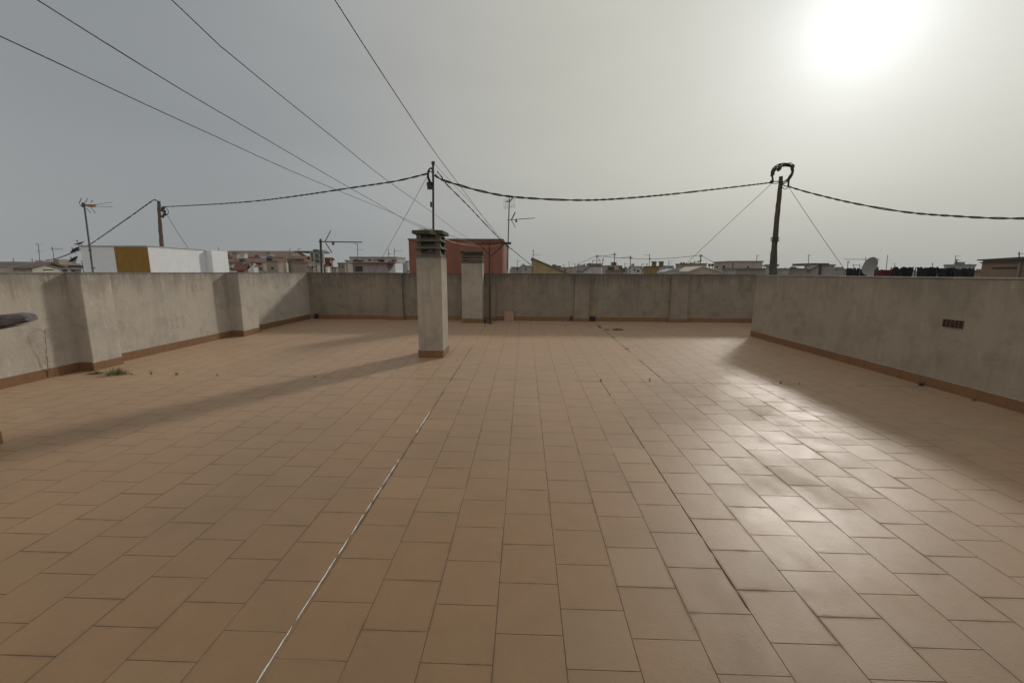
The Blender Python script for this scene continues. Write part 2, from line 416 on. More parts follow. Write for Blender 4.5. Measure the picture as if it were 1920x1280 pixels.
# exposed hollow brick in the plaster
def exposed_brick():
    x = rx(5.72); d = Vector((RA[0]-RB[0], RA[1]-RB[1], 0)).normalized(); nr = Vector((-d.y, d.x, 0))   # towards the terrace
    if nr.x > 0: nr = -nr
    o0 = Vector((rx(5.60), 5.60, -.705)); L, Hh = .255, .105
    s = MB(); cols, rws = 5, 3; t = .007
    def bar(a0, a1, z0, z1, dep0=.0, dep1=.012):
        pts = []
        for z in (z0, z1):
            for (q, k) in ((a0, dep0), (a1, dep0), (a1, dep1), (a0, dep1)): pts.append(tuple(o0+d*q+nr*k+Vector((0,0,z))))
        s.hexa(pts)
    for i in range(cols+1):
        a = i*(L-t)/cols; bar(a, a+t, 0 if i < cols-0 else .02, Hh, .001, .010)
    for j in range(rws+1):
        z = j*(Hh-t)/rws; bar(0., L-(.03 if j == 0 else 0), z, z+t, .001, .0125)
    s.build('exposed_brick', plain('red_brick', (.17,.095,.065), .9, .3, 40), wr)
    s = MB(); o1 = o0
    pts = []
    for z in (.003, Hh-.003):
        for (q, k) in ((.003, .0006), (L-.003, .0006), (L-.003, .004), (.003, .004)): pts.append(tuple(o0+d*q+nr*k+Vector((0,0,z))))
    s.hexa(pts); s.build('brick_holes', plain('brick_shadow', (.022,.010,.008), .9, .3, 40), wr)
exposed_brick()
# low wall behind the photographer closes the terrace
wb = empty('parapet_wall', (0, -3, fz(0,-3)), 'beige parapet closing the terrace at its near end', 'wall', 'terrace parapet walls')
s = MB(); s.box((-7.8,-3.2,-2.2), (6.8,-3.0,TOP-.003)); s.build('wall', M['wall_right'], wb)
# pier at the left edge with its skirting, and the timber set in it
pr_ = empty('wall_pier', (-5.1, 3.75, fz(-5.1, 3.75)), 'plastered pier with terracotta skirting at the left edge of the terrace', 'pier')
s = MB(); s.box((-5.55, 2.2, -2.), (-4.802, 3.488, 1.0)); s.build('wall', terrace_plaster('plaster_pier', (.56,.49,.40), (.44,.40,.34), ztop=1., seed=41.), pr_, bevel=.01)
s = MB(); zz = fz(-5, 3.5); s.box((-4.801, 2.2, zz-.04), (-4.785, 3.50, zz+.115)); s.box((-5.55, 3.489, zz-.01), (-4.802, 3.500, zz+.113)); s.build('skirting', M['skirt'], pr_, bevel=.002)
def beam():
    rnd = random.Random(4); rows = []
    us = [-260, -130, 0, 15, 30, 44, 54, 59]
    tops = [590, 591, 590.5, 589, 587.5, 586, 587, 590]; bots = [650, 634, 616, 612.5, 609, 605.5, 603, 601.5]
    for i, u in enumerate(us):
        a = W(u, tops[i], 3.3); b_ = W(u, bots[i], 3.3); c = (a+b_)/2; hz = (a-b_).length/2; ring = []
        for k in range(13):
            q = 2*math.pi*k/12; e = .93+.14*rnd.random()
            ring.append((c.x, c.y+math.cos(q)*.055*e*(1 if i < 7 else .85), c.z+math.copysign(abs(math.sin(q))**.6, math.sin(q))*hz))
        ring[-1] = ring[0]; rows.append(ring)
    s = MB(); s.quadgrid(rows)
    n0 = len(s.v)-13; s.f.append(tuple(range(n0, n0+12)))
    s.f.append(tuple(range(11, -1, -1)))
    a = W(-90, 634, 3.73); b_ = W(54, 606, 3.73)
    s.tube([W(-60, 628, 3.26), W(10, 614.5, 3.26), W(55, 607, 3.26)], [.007,.006,.002], 5)
    o = s.build('timber', M['beam'], smooth=False)
    return tag(o, 'weathered grey timber end sticking in from the left edge above the floor', 'timber')
beam()

# ------------------------------------------------------------------ chimneys
def frustum(s, cx, cy, z0, z1, a0, b0, a1, b1, t=.03):
    """open sloping ring: half widths a (x) and b (y) at z0 and z1"""
    for (sx0, sy0, sx1, sy1) in ((-1,-1,1,-1), (1,-1,1,1), (1,1,-1,1), (-1,1,-1,-1)):
        p = []
        for (A, B, z) in ((a0, b0, z0), (a1, b1, z1)):
            o = [(cx+sx0*A, cy+sy0*B, z), (cx+sx1*A, cy+sy1*B, z)]
            k = [(cx+sx1*(A-t), cy+sy1*(B-t), z), (cx+sx0*(A-t), cy+sy0*(B-t), z)]
            p += o+k
        s.hexa(p)
def chimney(name, x0, x1, y0, y1, ztop, zcap, tiers, label, flare, slab, seed, taper=.055):
    cx, cy = (x0+x1)/2, (y0+y1)/2; a, b_ = (x1-x0)/2, (y1-y0)/2
    root = empty(name, (cx, cy, fz(cx, cy)), label, 'chimney', 'rooftop chimneys of the terrace')
    s = MB(); s.hexa([(x0,y0,-2.),(x1,y0,-2.),(x1,y1,-2.),(x0,y1,-2.)] + [(x,y,ztop) for x,y in ((x0,y0),(x1,y0),(x1,y1),(x0,y1))])
    s.build('shaft', M['chimney'], root, bevel=.012)
    e = .013
    skirting(root, (x0-e, y0), (x1+e, y0), side=-1, seed=seed, h=.13)
    skirting(root, (x1, y0-e), (x1, y1), side=-1, seed=seed+1, h=.13)
    skirting(root, (x0, y1), (x0, y0-e), side=-1, seed=seed+2, h=.13)
    cap = bpy.data.objects.new('chimney_cap', None); C.objects.link(cap); cap.parent = root; cap.location = Vector((cx, cy, ztop))-root.location
    for sx in (-1, 1):
        for sy in (-1, 1):
            px, py = cx+sx*(a-.055), cy+sy*(b_-.055); s = MB(); s.box((px-.04, py-.04, ztop), (px+.04, py+.04, zcap-.001)); s.build('cap_post', M['cap'], cap)
    for i, (z0, z1) in enumerate(tiers):
        s = MB(); k = 0. if i == 0 else flare
        frustum(s, cx, cy, z0, z1, a+k, b_+k, a-taper, b_-taper)
        s.build('louvre', M['cap'], cap, bevel=.004)
    zc, th, ov = slab; rnd = random.Random(seed); s = MB()
    A, B = a+ov, b_+ov
    rows = []
    nx = 8
    for iy in range(nx+1):
        r_ = []
        for ix in range(nx+1):
            fx, fy = ix/nx*2-1, iy/nx*2-1; e_ = 1-max(abs(fx), abs(fy))
            r_.append((cx+fx*A+(rnd.random()-.5)*.012, cy+fy*B+(rnd.random()-.5)*.012, zc+th+e_*(.05 if ov > .03 else .02)+(rnd.random()-.5)*.006))
        rows.append(r_)
    s.quadgrid(rows)
    per = [rows[0][i] for i in range(nx)] + [rows[i][nx] for i in range(nx)] + [rows[nx][nx-i] for i in range(nx)] + [rows[nx-i][0] for i in range(nx)]
    n0 = len(s.v); s.v += per + [(p[0], p[1], zc+(rnd.random()-.5)*.006) for p in per]; m = len(per)
    for i in range(m): s.f.append((n0+i, n0+m+i, n0+m+(i+1) % m, n0+(i+1) % m))
    s.f.append(tuple(n0+m+i for i in range(m)))
    s.build('cap_slab', M['lichen'], cap)
    return root
zb = lambda v, Y: W(805, v, Y).z
Y1 = 7.24
chimney('chimney', -1.865, -1.432, 7.24, 7.76, zb(481,Y1), zb(440,Y1),
        [(zb(481,Y1)+.001, zb(470.5,Y1)), (zb(466.5,Y1), zb(456.5,Y1)), (zb(453,Y1), zb(442,Y1))],
        'tall plastered chimney standing free in the middle of the tiled terrace with a louvred cap', .028, (zb(438.5,Y1), .055, .045), 61, .075)
Y2 = 11.62
chimney('chimney', -1.74, -1.163, 11.62, 12.12, zb(493.5,Y2), zb(474,Y2),
        [(zb(493.5,Y2)+.001, zb(490,Y2)), (zb(487.5,Y2), zb(484.5,Y2)), (zb(482,Y2), zb(479,Y2)), (zb(477,Y2), zb(474.8,Y2))],
        'shorter chimney against the far parapet with a flat slatted cap', .008, (zb(473.8,Y2), .045, .028), 71, .02)

# ------------------------------------------------------------------ poles, cables and lines
def smooth_path(pts, step=.12):
    P = [Vector(p) for p in pts]; out = []
    for i in range(len(P)-1):
        p0 = P[max(i-1,0)]; p1 = P[i]; p2 = P[i+1]; p3 = P[min(i+2, len(P)-1)]
        m = max(2, int((p2-p1).length/step))
        for k in range(m):
            t = k/m; out.append(.5*((2*p1) + (p2-p0)*t + (2*p0-5*p1+4*p2-p3)*t*t + (3*p1-p0-3*p2+p3)*t**3))
    out.append(P[-1]); return out
def sagpx(pts, Y0, Y1_):
    """photo pixels (u,v) of one span between distances Y0 and Y1 -> points of a vertical-plane span"""
    a = W(pts[0][0], pts[0][1], Y0); b_ = W(pts[-1][0], pts[-1][1], Y1_); out = [a]
    for (u, v) in pts[1:-1]:
        d = ray(u, v); # intersect with vertical plane through a,b
        nx, ny = -(b_.y-a.y), (b_.x-a.x); t = (nx*a.x+ny*a.y)/(nx*d.x+ny*d.y); out.append(d*t)
    return out+[b_]
def twisted(pts, r=.012, off=.013, pitch=.62, strands=2, step=.07):
    r *= .82; off *= .78
    path = smooth_path(pts, step); s = MB(); L = [0.]
    for i in range(1, len(path)): L.append(L[-1]+(path[i]-path[i-1]).length)
    for k in range(strands):
        q = []
        for i, p in enumerate(path):
            t = (path[min(i+1, len(path)-1)]-path[max(i-1, 0)]).normalized(); u = t.cross(Vector((0,0,1))).normalized(); w = u.cross(t)
            a = 2*math.pi*(L[i]/pitch + .35*math.sin(L[i]*1.3)+.22*math.sin(L[i]*3.1+1) + k/strands); q.append(p+(u*math.cos(a)+w*math.sin(a))*off)
        s.tube(q, r, 5)
    return s
def line(name, pts, r, mat, label, cat, group=None, step=.3, n=4):
    s = MB(); s.tube(smooth_path(pts, step), r, n); o = s.build(name, mat, smooth=True); return tag(o, label, cat, group)

YM, YL, YR = 7.80, 15.5, 13.2
# mast on the back of the tall chimney
mt = W(812, 303, YM); mbse = W(812.5, 430, YM)
mast = empty('cable_mast', (mbse.x, YM, fz(mbse.x, YM)), 'thin dark cable mast rising behind the tall chimney cap', 'mast')
s = MB(); s.tube([(mbse.x, YM, fz(mbse.x, YM)+.0), (mbse.x, YM, mbse.z), (mt.x, YM, mt.z)], .019, 10); s.tube([(mt.x,YM,mt.z-.05),(mt.x,YM,mt.z)], .03, 10); s.build('pole', M['rust'], mast, smooth=False)
for z in (-.8, -.1): s = MB(); s.box((mbse.x-.06, 7.762, z-.015), (mbse.x+.06, 7.83, z+.015)); s.build('bracket', M['rust'], mast)
s = MB(); q = W(808.5, 383, YM); s.tube([(q.x, YM-.01, q.z-.05), (q.x, YM-.01, q.z+.04)], .018, 6); s.build('clamp', M['dark'], mast)
for v, L in ((345, 9), (352, 8)):
    s = MB(); a = W(812, v, YM); c = W(812-L, v, YM); s.tube([a, c], .014, 6)
    for k in (.55, 1.): p = a.lerp(c, k); s.tube([p+Vector((0,0,-.028)), p+Vector((0,0,.028))], [.03,.03], 8)
    s.build('insulator', M['dark'], mast)
s = MB()      # drooping cable loop on the mast
s.tube(smooth_path([W(813,322,YM), W(808,315,YM-.05), W(802.5,322,YM-.05), W(802,332,YM-.05), W(805,341,YM-.03), W(812,348,YM)], .03), .016, 6)
s.tube(smooth_path([W(813,326,YM), W(806,321,YM-.07), W(803.5,329,YM-.07), W(807,340,YM-.05), W(813,346,YM)], .03), .010, 5)
s.build('cable_loop', M['cable'], mast, smooth=True)

# right pole
def timber_pole(px, Y, radii, label, group, mat='pole'):
    pts = [W(u, v, Y) for u, v in px]
    base = Vector((pts[0].x, Y, -2.2)); root = empty('utility_pole', base, label, 'pole', group)
    rnd = random.Random(len(px)); P = [base]+pts; Rr = [radii[0]]+list(radii)
    path = []; rad = []
    for i in range(len(P)-1):
        for k in range(5):
            t = k/5; path.append(P[i].lerp(P[i+1], t)+Vector(((rnd.random()-.5)*.012, (rnd.random()-.5)*.012, 0))); rad.append(Rr[i]*(1-t)+Rr[i+1]*t+(rnd.random()-.5)*.008)
    path.append(P[-1]); rad.append(Rr[-1])
    s = MB(); s.tube(path, rad, 9); s.build('pole', M[mat], root); return root
pr2 = timber_pole([(1449,514),(1450,490),(1452,460),(1458,395),(1463,350),(1464,331)], YR, [.112,.10,.078,.066,.058,.054],
                  'rough leaning timber pole behind the right parapet with a thick loop of black cable', 'timber cable poles')
s = MB()
ringp = [(1450,341),(1449,333),(1448,324),(1453,316),(1461,311),(1470,309),(1480,310),(1486,314),(1485,323),(1481,331),(1474,338),(1466,343)]
s.tube(smooth_path([W(u, v, YR-.15) for u, v in ringp], .05), .018, 7)
s.tube(smooth_path([W(u-1.5, v-2.5, YR-.22) for u, v in ringp[:9]], .05), .018, 6)
s.tube(smooth_path([W(u+1.5, v+2.5, YR-.10) for u, v in ringp[2:]], .05), .018, 6)
rg = random.Random(8)
for kk in range(4):
    q0 = rg.randint(0, 3); s.tube(smooth_path([W(u+rg.uniform(-2.6, 2.6), v+rg.uniform(-3, 3), YR-.15+rg.uniform(-.1, .1)) for u, v in ringp[q0:q0+8]], .05), .008+.006*rg.random(), 5)
s.tube(smooth_path([W(u, v, YR-.15) for u, v in ((1475,309),(1480,305.5),(1485,307),(1487,313))], .05), .012, 5)
s.tube(smooth_path([W(u, v, YR-.15) for u, v in ((1482,328),(1479,338),(1478,350))], .05), .026, 6)
s.build('cable_loop', M['cable'], pr2, smooth=True)
for (u, v, w, hh) in ((1461,317,6,7), (1486,313,4,8), (1448.5,327,4,7), (1447,341,5,4)):
    s = MB(); a = W(u-w/2, v+hh/2, YR-.15); b_ = W(u+w/2, v-hh/2, YR-.15); s.tube([a, a.lerp(b_, .5), b_], [.035,.055,.035], 7); s.build('splice', M['cable'], pr2)
for (u0, v0, u1, v1) in ((1447,341,1462,340), (1464,346,1479,351)):
    s = MB(); s.tube([W(u0,v0,YR-.1), W(u1,v1,YR-.02)], .014, 5); s.tube(smooth_path([W(u0,v0+2,YR-.1), W((u0+u1)/2, max(v0,v1)+4, YR-.06), W(u1,v1,YR-.02)], .05), .01, 5)
    s.build('anchor', M['dark'], pr2)
s = MB()
for v in (446, 449, 452):
    c = W(1453, v, YR); s.tube([c+Vector((0,0,-.012)), c+Vector((0,0,.012))], .118, 10)
s.build('wire_binding', M['dark'], pr2)
# left pole
pl = timber_pole([(304,500),(303,462),(301,430),(299,405),(297.5,377)], YL, [.085,.068,.062,.056,.052],
                 'reddish brown timber pole standing behind the white rooftop room on the left', 'timber cable poles', 'pole2')
s = MB()
s.tube(smooth_path([W(u, v, YL-.1) for u, v in ((310,388),(314,393),(316,398),(313,403),(306,405),(302,404))], .05), .011, 5)
for (u, v) in ((303,390),(305,396),(306,401),(302,405),(300,393)):
    c = W(u, v, YL-.12); s.tube([c, c+Vector((.06,0,-.03)), c+Vector((.10,0,.03))], [.035,.05,.03], 6)
s.build('insulator', M['dark'], pl)

CG = 'twisted overhead power cables'
def span(pts, Y0, Y1_, label, **k):
    o = twisted(sagpx(pts, Y0, Y1_), **k).build('power_cable', M['cable'], smooth=True); return tag(o, label, 'cable', CG)
span([(800,326),(740,340),(660,352),(560,367),(480,377),(400,383),(304,388)], YM, YL-.1, 'twisted black cable running left from the chimney mast to the reddish timber pole', r=.011, off=.012)
span([(815,328),(828,337),(860,347),(900,358),(960,369),(1060,375),(1140,374),(1240,366),(1340,355),(1448,342)], YM, YR-.1, 'twisted black cable sagging between the chimney mast and the right timber pole', r=.014, off=.016)
span([(1479,350),(1520,362),(1600,381),(1700,398),(1800,406),(1880,409.5),(1990,409)], YR-.1, 8., 'twisted black cable leaving the right timber pole toward the right edge', r=.015, off=.017)
span([(297,378),(290,375),(282,379),(250,402),(210,430),(168,459)], YL-.1, 19., 'twisted black cable dropping left from the reddish pole behind the tall antenna', r=.014, off=.015)
span([(166,460),(147,469),(120,480),(104,485),(85,488)], 19.2, 34., 'far black cable descending to the roofs at the far left', r=.02, off=.02)
span([(820,322),(829,333),(836,344),(880,388),(940,450),(1003,503)], YM, 15., 'black cable dropping from the chimney mast behind the red rooftop wall', r=.008, off=.009)
GG = 'thin guy wires of the poles'
line('guy_wire', [W(801,331,YM), W(752,420,9.5), W(700,512,12.4)], .0045, M['wire'], 'thin wire from the chimney mast down to the far parapet on its left', 'wire', GG)
line('guy_wire', [W(815,308,YM), W(900,400,9.6), W(958,470,12.3)], .0035, M['wire'], 'thin wire from the top of the chimney mast down toward the right', 'wire', GG)
line('guy_wire', [W(1447,344,YR), W(1360,425,YR+1), W(1268,512,YR+2)], .007, M['wire'], 'stay wire slanting down left from the right timber pole', 'wire', GG)
line('guy_wire', [W(1480,353,YR), W(1530,428,YR), W(1587,510,YR)], .007, M['wire'], 'stay wire slanting down right from the right timber pole', 'wire', GG)
line('guy_wire', [W(313,402,YL), W(333,436,YL-.8), W(351,463,YL-1.6), W(352.5,478,YL-1.75), W(352,486,YL-1.75)], .008, M['wire'], 'stay wire from the reddish pole down to the white rooftop wall', 'wire', GG)

# clothes-line post
PX, PY = -.955, 11.58
lp = empty('clothesline_post', (PX, PY, fz(PX, PY)), 'brown T shaped clothesline post with two braces by the far parapet', 'post')
zt = W(920, 456, PY).z
s = MB(); s.tube([(PX,PY,fz(PX,PY)), (PX-.002,PY,-.1), (PX,PY,zt)], .028, 8); s.build('upright', M['rust'], lp)
a, b_ = W(887,456,PY), W(958.5,455.3,PY)
s = MB(); s.box((a.x, PY-.03, zt-.03), (b_.x, PY+.03, zt+.03)); s.build('crossbar', M['rust'], lp, bevel=.004)
for u in (899, 945):
    s = MB(); s.tube([W(920,481,PY), W(u,458,PY)], .016, 6); s.build('brace', M['rust'], lp)
s = MB(); s.box((PX-.09,PY-.07,fz(PX,PY)-.01),(PX+.07,PY+.07,fz(PX,PY)+.02)); s.build('foot', M['rust'], lp)
LG = 'clotheslines running to the post'
def clothesline(ua, ub, vb, mid, lab, r=.0028):
    """ub,vb = photo point near the frame edge, ua = where it ties on the bar"""
    A = W(ua, 457, PY-.03); d = ray(ub, vb); B = d*(.95/d.z)
    pts = sagpx([(ub, vb)]+mid+[(ua, 457)], B.y, PY-.03)
    e = pts[0]+(pts[0]-pts[1])*.25; t = -2.9
    dirv = (pts[0]-pts[1]).normalized(); k = (t-pts[0].y)/dirv.y if dirv.y < 0 else 0
    ext = [pts[0]+dirv*k+Vector((0,0,.02)), pts[0]+dirv*k*.5]
    return line('clothesline', ext+pts, r, M['wire'], lab, 'clothesline', LG, step=.25)
clothesline(943, 628, 0, [(690,97),(760,204),(820,292),(880,372)], 'thin clothesline ending at the right end of the T post, steepest of the four')
clothesline(902, 322, 0, [(420,92),(540,190),(640,270),(720,334),(810,398),(868,441)], 'thin clothesline passing just right of the tall chimney top')
clothesline(893, 70, 0, [(200,82),(340,168),(480,250),(600,320),(700,377),(785,421)], 'upper of the two clotheslines that cross the left sky and meet the chimney cap')
clothesline(890, 0, 68, [(120,124),(260,190),(400,254),(540,318),(660,368),(740,401),(785,424)], 'lowest clothesline from the left edge to the chimney cap')
for i, (pts, lab) in enumerate([([(793,431,7.3),(806,437,7.2),(818,440,7.2),(836,449,8.2),(870,459,9.8),(900,462,11.3),(925,462,11.5),(938,457,11.52)], 'slack pale cord drooping from the tall chimney cap to the T post'),
                          ([(786,428,7.3),(800,429.5,7.15),(815,437,7.15),(833,448,7.9),(858,456.5,9.5),(893,458,11.5)], 'shorter pale cord lying over the tall chimney cap')]):
    line('cord', [W(*p) for p in pts], .006, M['rope'], lab, 'cord', 'pale cords tied to the post', step=.1)

# spare tile leaning on the far wall
a = W(945, 601, 12.13); s = MB(); x0, x1 = -.585, -.305; yb, yt = fy_(-.4)-.085, fy_(-.4)-.022; zf = fz(-.45, yb)
s.hexa([(x0,yb,zf),(x1,yb,zf),(x1,yb+.012,zf),(x0,yb+.012,zf),(x0,yt,zf+.272),(x1,yt,zf+.272),(x1,yt+.012,zf+.274),(x0,yt+.012,zf+.274)])
tag(s.build('floor_tile', plain('spare_tile', (.42,.22,.14), .6, .1, 12), bevel=.003), 'single loose terracotta tile leaning against the far parapet skirting', 'tile')
# scupper drains
def scupper(x, label, w=.20):
    y = fy_(x)-.0; z = fz(x, y)
    r_ = empty('roof_drain', (x, y, z), label, 'drain', 'drain openings in the skirting')
    s = MB()
    t = .014
    s.box((x-w/2, y-.020, z+.0), (x-w/2+t, y-.001, z+.15)); s.box((x+w/2-t, y-.020, z), (x+w/2, y-.001, z+.15)); s.box((x-w/2+t, y-.020, z+.15-t), (x+w/2-t, y-.001, z+.15))
    s.build('frame', M['dark'], r_)
    s = MB(); s.box((x-w/2+t, y-.0165, z), (x+w/2-t, y-.0135, z+.15-t)); s.build('opening', M['glass'], r_)
    s = MB()
    for k in range(5): q = x-w/2+t+(k+.5)*(w-2*t)/5; s.box((q-.003, y-.019, z), (q+.003, y-.0165, z+.15-t))
    s.build('grille', M['dark'], r_)
scupper(2.00, 'dark grated drain opening beside the second pilaster of the far parapet')
scupper(1.375, 'small dark drain hole in the far skirting left of the second pilaster', .07)
scupper(-6.12, 'dark drain hole in the corner of the left and far parapets', .12)
s = MB(); z = fz(-1.06, 11.6); s.tube([(-1.09,11.55,z),(-1.09,11.55,z+.07)], [.03,.03], 8); s.tube([(-1.09,11.55,z+.07),(-1.09,11.6,z+.09)], [.035,.02], 8)
tag(s.build('drain_pipe', M['dark']), 'small dark pipe stub on the floor left of the T post foot', 'pipe')

# ------------------------------------------------------------------ weeds and dirt
def grass(x, y, r, h, nb, mat, label, cat='weed', seed=1, flat=.5, grp=None):
    rnd = random.Random(seed); s = MB(); base = Vector((x, y, fz(x, y)))
    for i in range(nb):
        a = rnd.random()*6.283; d = r*math.sqrt(rnd.random())*.55; L = h*(.4+.7*rnd.random()); bend = (.3+rnd.random())*flat; L *= 1.25-.75*d/(r*.55)
        p = base+Vector((math.cos(a)*d, math.sin(a)*d*.7, 0)); w = .0022+.0022*rnd.random(); dr = Vector((math.cos(a), math.sin(a)*.8, 0)); sd = Vector((-dr.y, dr.x, 0))
        prev = None
        for k in range(5):
            t = k/4; q = p+dr*(L*bend*t*t)+Vector((0,0,L*t*(1-.35*bend*t))); ww = w*(1-t*.85)
            cur = (tuple(q+sd*ww), tuple(q-sd*ww)); n0 = len(s.v); s.v += cur
            if prev is not None: s.f.append((prev, prev+1, n0+1, n0))
            prev = n0
    o = s.build('weed', mat, fix=False); o.location = (0,0,0); return tag(o, label, cat, grp)
WG = 'weeds growing in the floor joints'
grass(-6.02, 5.84, .30, .15, 210, M['grass'], 'largest green weed tuft at the foot of the first left pilaster', seed=1, grp=WG)
grass(-6.36, 5.86, .2, .05, 200, M['grass'], 'low flat green weed creeping along the pilaster skirting', seed=2, flat=1.2, grp=WG)
grass(-5.80, 5.84, .05, .03, 30, M['dry'], 'tiny dry weed just right of the large green tuft', seed=12, flat=1., grp=WG)
grass(-5.52, 5.86, .03, .10, 16, M['grass'], 'upright small weed in the floor joint right of the large tuft', seed=3, flat=.3, grp=WG)
grass(-5.13, 5.86, .05, .08, 22, M['dry'], 'dry spiky weed, third in the joint from the left parapet', seed=4, grp=WG)
grass(-4.52, 5.86, .03, .045, 12, M['dry'], 'tiny brown weed in the joint halfway to the chimney', seed=5, grp=WG)
grass(-3.05, 5.86, .03, .06, 10, M['dry'], 'small weed in the joint at the tip of the chimney shadow', seed=6, grp=WG)
grass(1.83, 5.93, .03, .08, 12, M['dry'], 'thin upright weed on the floor right of the dark joint', seed=7, flat=.4, grp=WG)
grass(1.12, 5.9, .03, .06, 12, M['dry'], 'thin weed at the far end of the dark floor joint', seed=8, grp=WG)
grass(1.12, 5.26, .02, .025, 14, M['dirt'], 'dark tuft in the long dark floor joint', seed=9, flat=1., grp=WG)
grass(3.69, 5.92, .04, .08, 12, M['dry'], 'small weed at the edge of the right parapet shadow', seed=10, grp=WG)
grass(3.95, 5.92, .03, .04, 8, M['dry'], 'tiny weed inside the right parapet shadow', seed=13, grp=WG)
grass(rx(5.94)-.07, 5.93, .06, .09, 40, M['dirt'], 'dark weed at the gap in the right skirting', seed=11, flat=.8, grp=WG)
grass(rx(5.30)-.05, 5.28, .06, .025, 30, M['dirt'], 'dark debris tuft against the right skirting', seed=14, flat=1., grp=WG)
grass(-1.16, 7.05, .02, .04, 8, M['dry'], 'tiny weed on the floor right of the tall chimney foot', seed=15, grp=WG)
# tall dry stalk by the left wall
def stalk():
    rnd = random.Random(5); x, y = -6.76, 5.57; base = Vector((x, y, fz(x, y))); s = MB(); pts = [base]
    top = W(84, 617, 5.57)
    for k in range(1, 9):
        t = k/8; pts.append(base.lerp(top, t)+Vector(((rnd.random()-.5)*.012, (rnd.random()-.5)*.01, 0)))
    s.tube(pts, [.0045*(1-.6*k/8) for k in range(9)], 5)
    for k in range(34):
        t = .12+.86*rnd.random(); p = base.lerp(top, t); a = rnd.random()*6.283; L = (.03 if t < .6 else .07)*(.4+rnd.random())
        q = p+Vector((math.cos(a)*L, math.sin(a)*L*.5, L*.55)); s.tube([p, p.lerp(q, .5)+Vector((0,0,-.004)), q], [.0016,.0014,.0009], 4)
        s.tube([q+Vector((0,0,-.004)), q, q+Vector((0,0,.006))], [.002,.004,.001], 5)
    return tag(s.build('weed', M['dry']), 'tall dry leafless weed stalk standing against the left parapet', 'weed', WG)
stalk()
def dirt(x, y, lx_, ly_, h, nn, seed, label, cat='debris'):
    rnd = random.Random(seed); s = MB()
    for i in range(nn):
        a = rnd.random()*6.283; d = math.sqrt(rnd.random()); px, py = x+math.cos(a)*d*lx_, y+math.sin(a)*d*ly_; r_ = .006+.02*rnd.random(); z = fz(px, py)
        hh = h*(1-d*.7)*(.4+rnd.random()); k = 6; n0 = len(s.v)
        for j in range(k):
            q = 6.283*j/k+rnd.random()*.5; e = r_*(.6+.8*rnd.random()); s.v.append((px+math.cos(q)*e, py+math.sin(q)*e, z+.0008+rnd.random()*.002))
        s.v.append((px+(rnd.random()-.5)*r_, py, z+hh))
        for j in range(k): s.f.append((n0+j, n0+(j+1) % k, n0+k))
    return tag(s.build('debris', M['dirt'], fix=False), label, cat, 'debris lying on the terrace floor')
dirt(2.42, 10.72, .15, .07, .035, 160, 1, 'largest dark clump of wet leaves on the floor near the far parapet')
dirt(2.14, 10.72, .06, .04, .02, 90, 2, 'smaller dark clump of leaves left of the larger clump')
dirt(2.03, 11.2, .02, .25, .012, 40, 3, 'thin trail of dirt leading from the far drain')
dirt(2.06, 9.55, .03, .02, .02, 14, 4, 'tiny brown clump in the joint below the leaf clumps')
dirt(2.06, 8.27, .03, .02, .015, 12, 5, 'tiny brown clump further down the same joint')
dirt(3.95, 2.75, .05, .015, .008, 14, 6, 'small dark speck of dirt on the shaded floor at right')
rb = random.Random(11); s = MB()
for i in range(260):
    x = -6.3+11.8*rb.random(); y = 2.6+9.3*rb.random(); z = fz(x, y); e = .001+.003*rb.random()**2; n0 = len(s.v)
    for j in range(5): s.v.append((x+math.cos(j*1.257+i)*e*(.6+rb.random()), y+math.sin(j*1.257+i)*e*(.6+rb.random()), z+.001))
    s.v.append((x, y, z+.001+e*.6))
    for j in range(5): s.f.append((n0+j, n0+(j+1) % 5, n0+5))
o = s.build('grit', plain('grit', (.16,.13,.10), .9, .5, 40), fix=False); o['kind'] = 'stuff'; o['label'] = 'fine grit and specks scattered over the terrace tiles'; o['category'] = 'grit'

# ------------------------------------------------------------------ city behind the parapets
def roof_tiles(name, col):
    key = ('rt', name)
    if key in _cache: return _cache[key]
    m, n, b = material(name); p = pos(n)
    w = n.m('SINE', n.m('MULTIPLY', n.sep(p)[0], 26.)); f = n.noise(p, 1.2, 6, .7); g_ = n.noise(n.vm('MULTIPLY', p, (1,3,3)), 3, 3)
    c = n.mix(n.step(f, .35, .7), col, tuple(x*.5 for x in col)); c = n.mix(n.m('MULTIPLY', g_, .4), c, tuple(min(1, x*1.4) for x in col))
    n.put(b.inputs['Base Color'], c); b.inputs['Roughness'].default_value = .9
    n.put(b.inputs['Normal'], n.bump(w, .5, .05)); _cache[key] = m; return m
RT1 = roof_tiles('old_clay_tiles', (.19,.12,.08)); RT2 = roof_tiles('red_clay_tiles', (.20,.085,.055)); RT3 = roof_tiles('grey_clay_tiles', (.16,.13,.105))
def pane(root, Y, u0, v0, u1, v1, frame=None, name='window', sill=False):
    a = W(u0, v1, Y); b_ = W(u1, v0, Y); s = MB(); s.box((a.x, Y-.03, a.z), (b_.x, Y+.05, b_.z)); o = s.build(name, M['glass'], root)
    if frame:
        t = max(.05, .0016*Y); s = MB()
        s.box((a.x-t, Y-.06, b_.z), (b_.x+t, Y+.02, b_.z+t)); s.box((a.x-t, Y-.06, a.z-t), (b_.x+t, Y+.02, a.z)); s.box((a.x-t, Y-.06, a.z), (a.x, Y+.02, b_.z)); s.box((b_.x, Y-.06, a.z), (b_.x+t, Y+.02, b_.z))
        s.build('frame', frame, o)
    return o
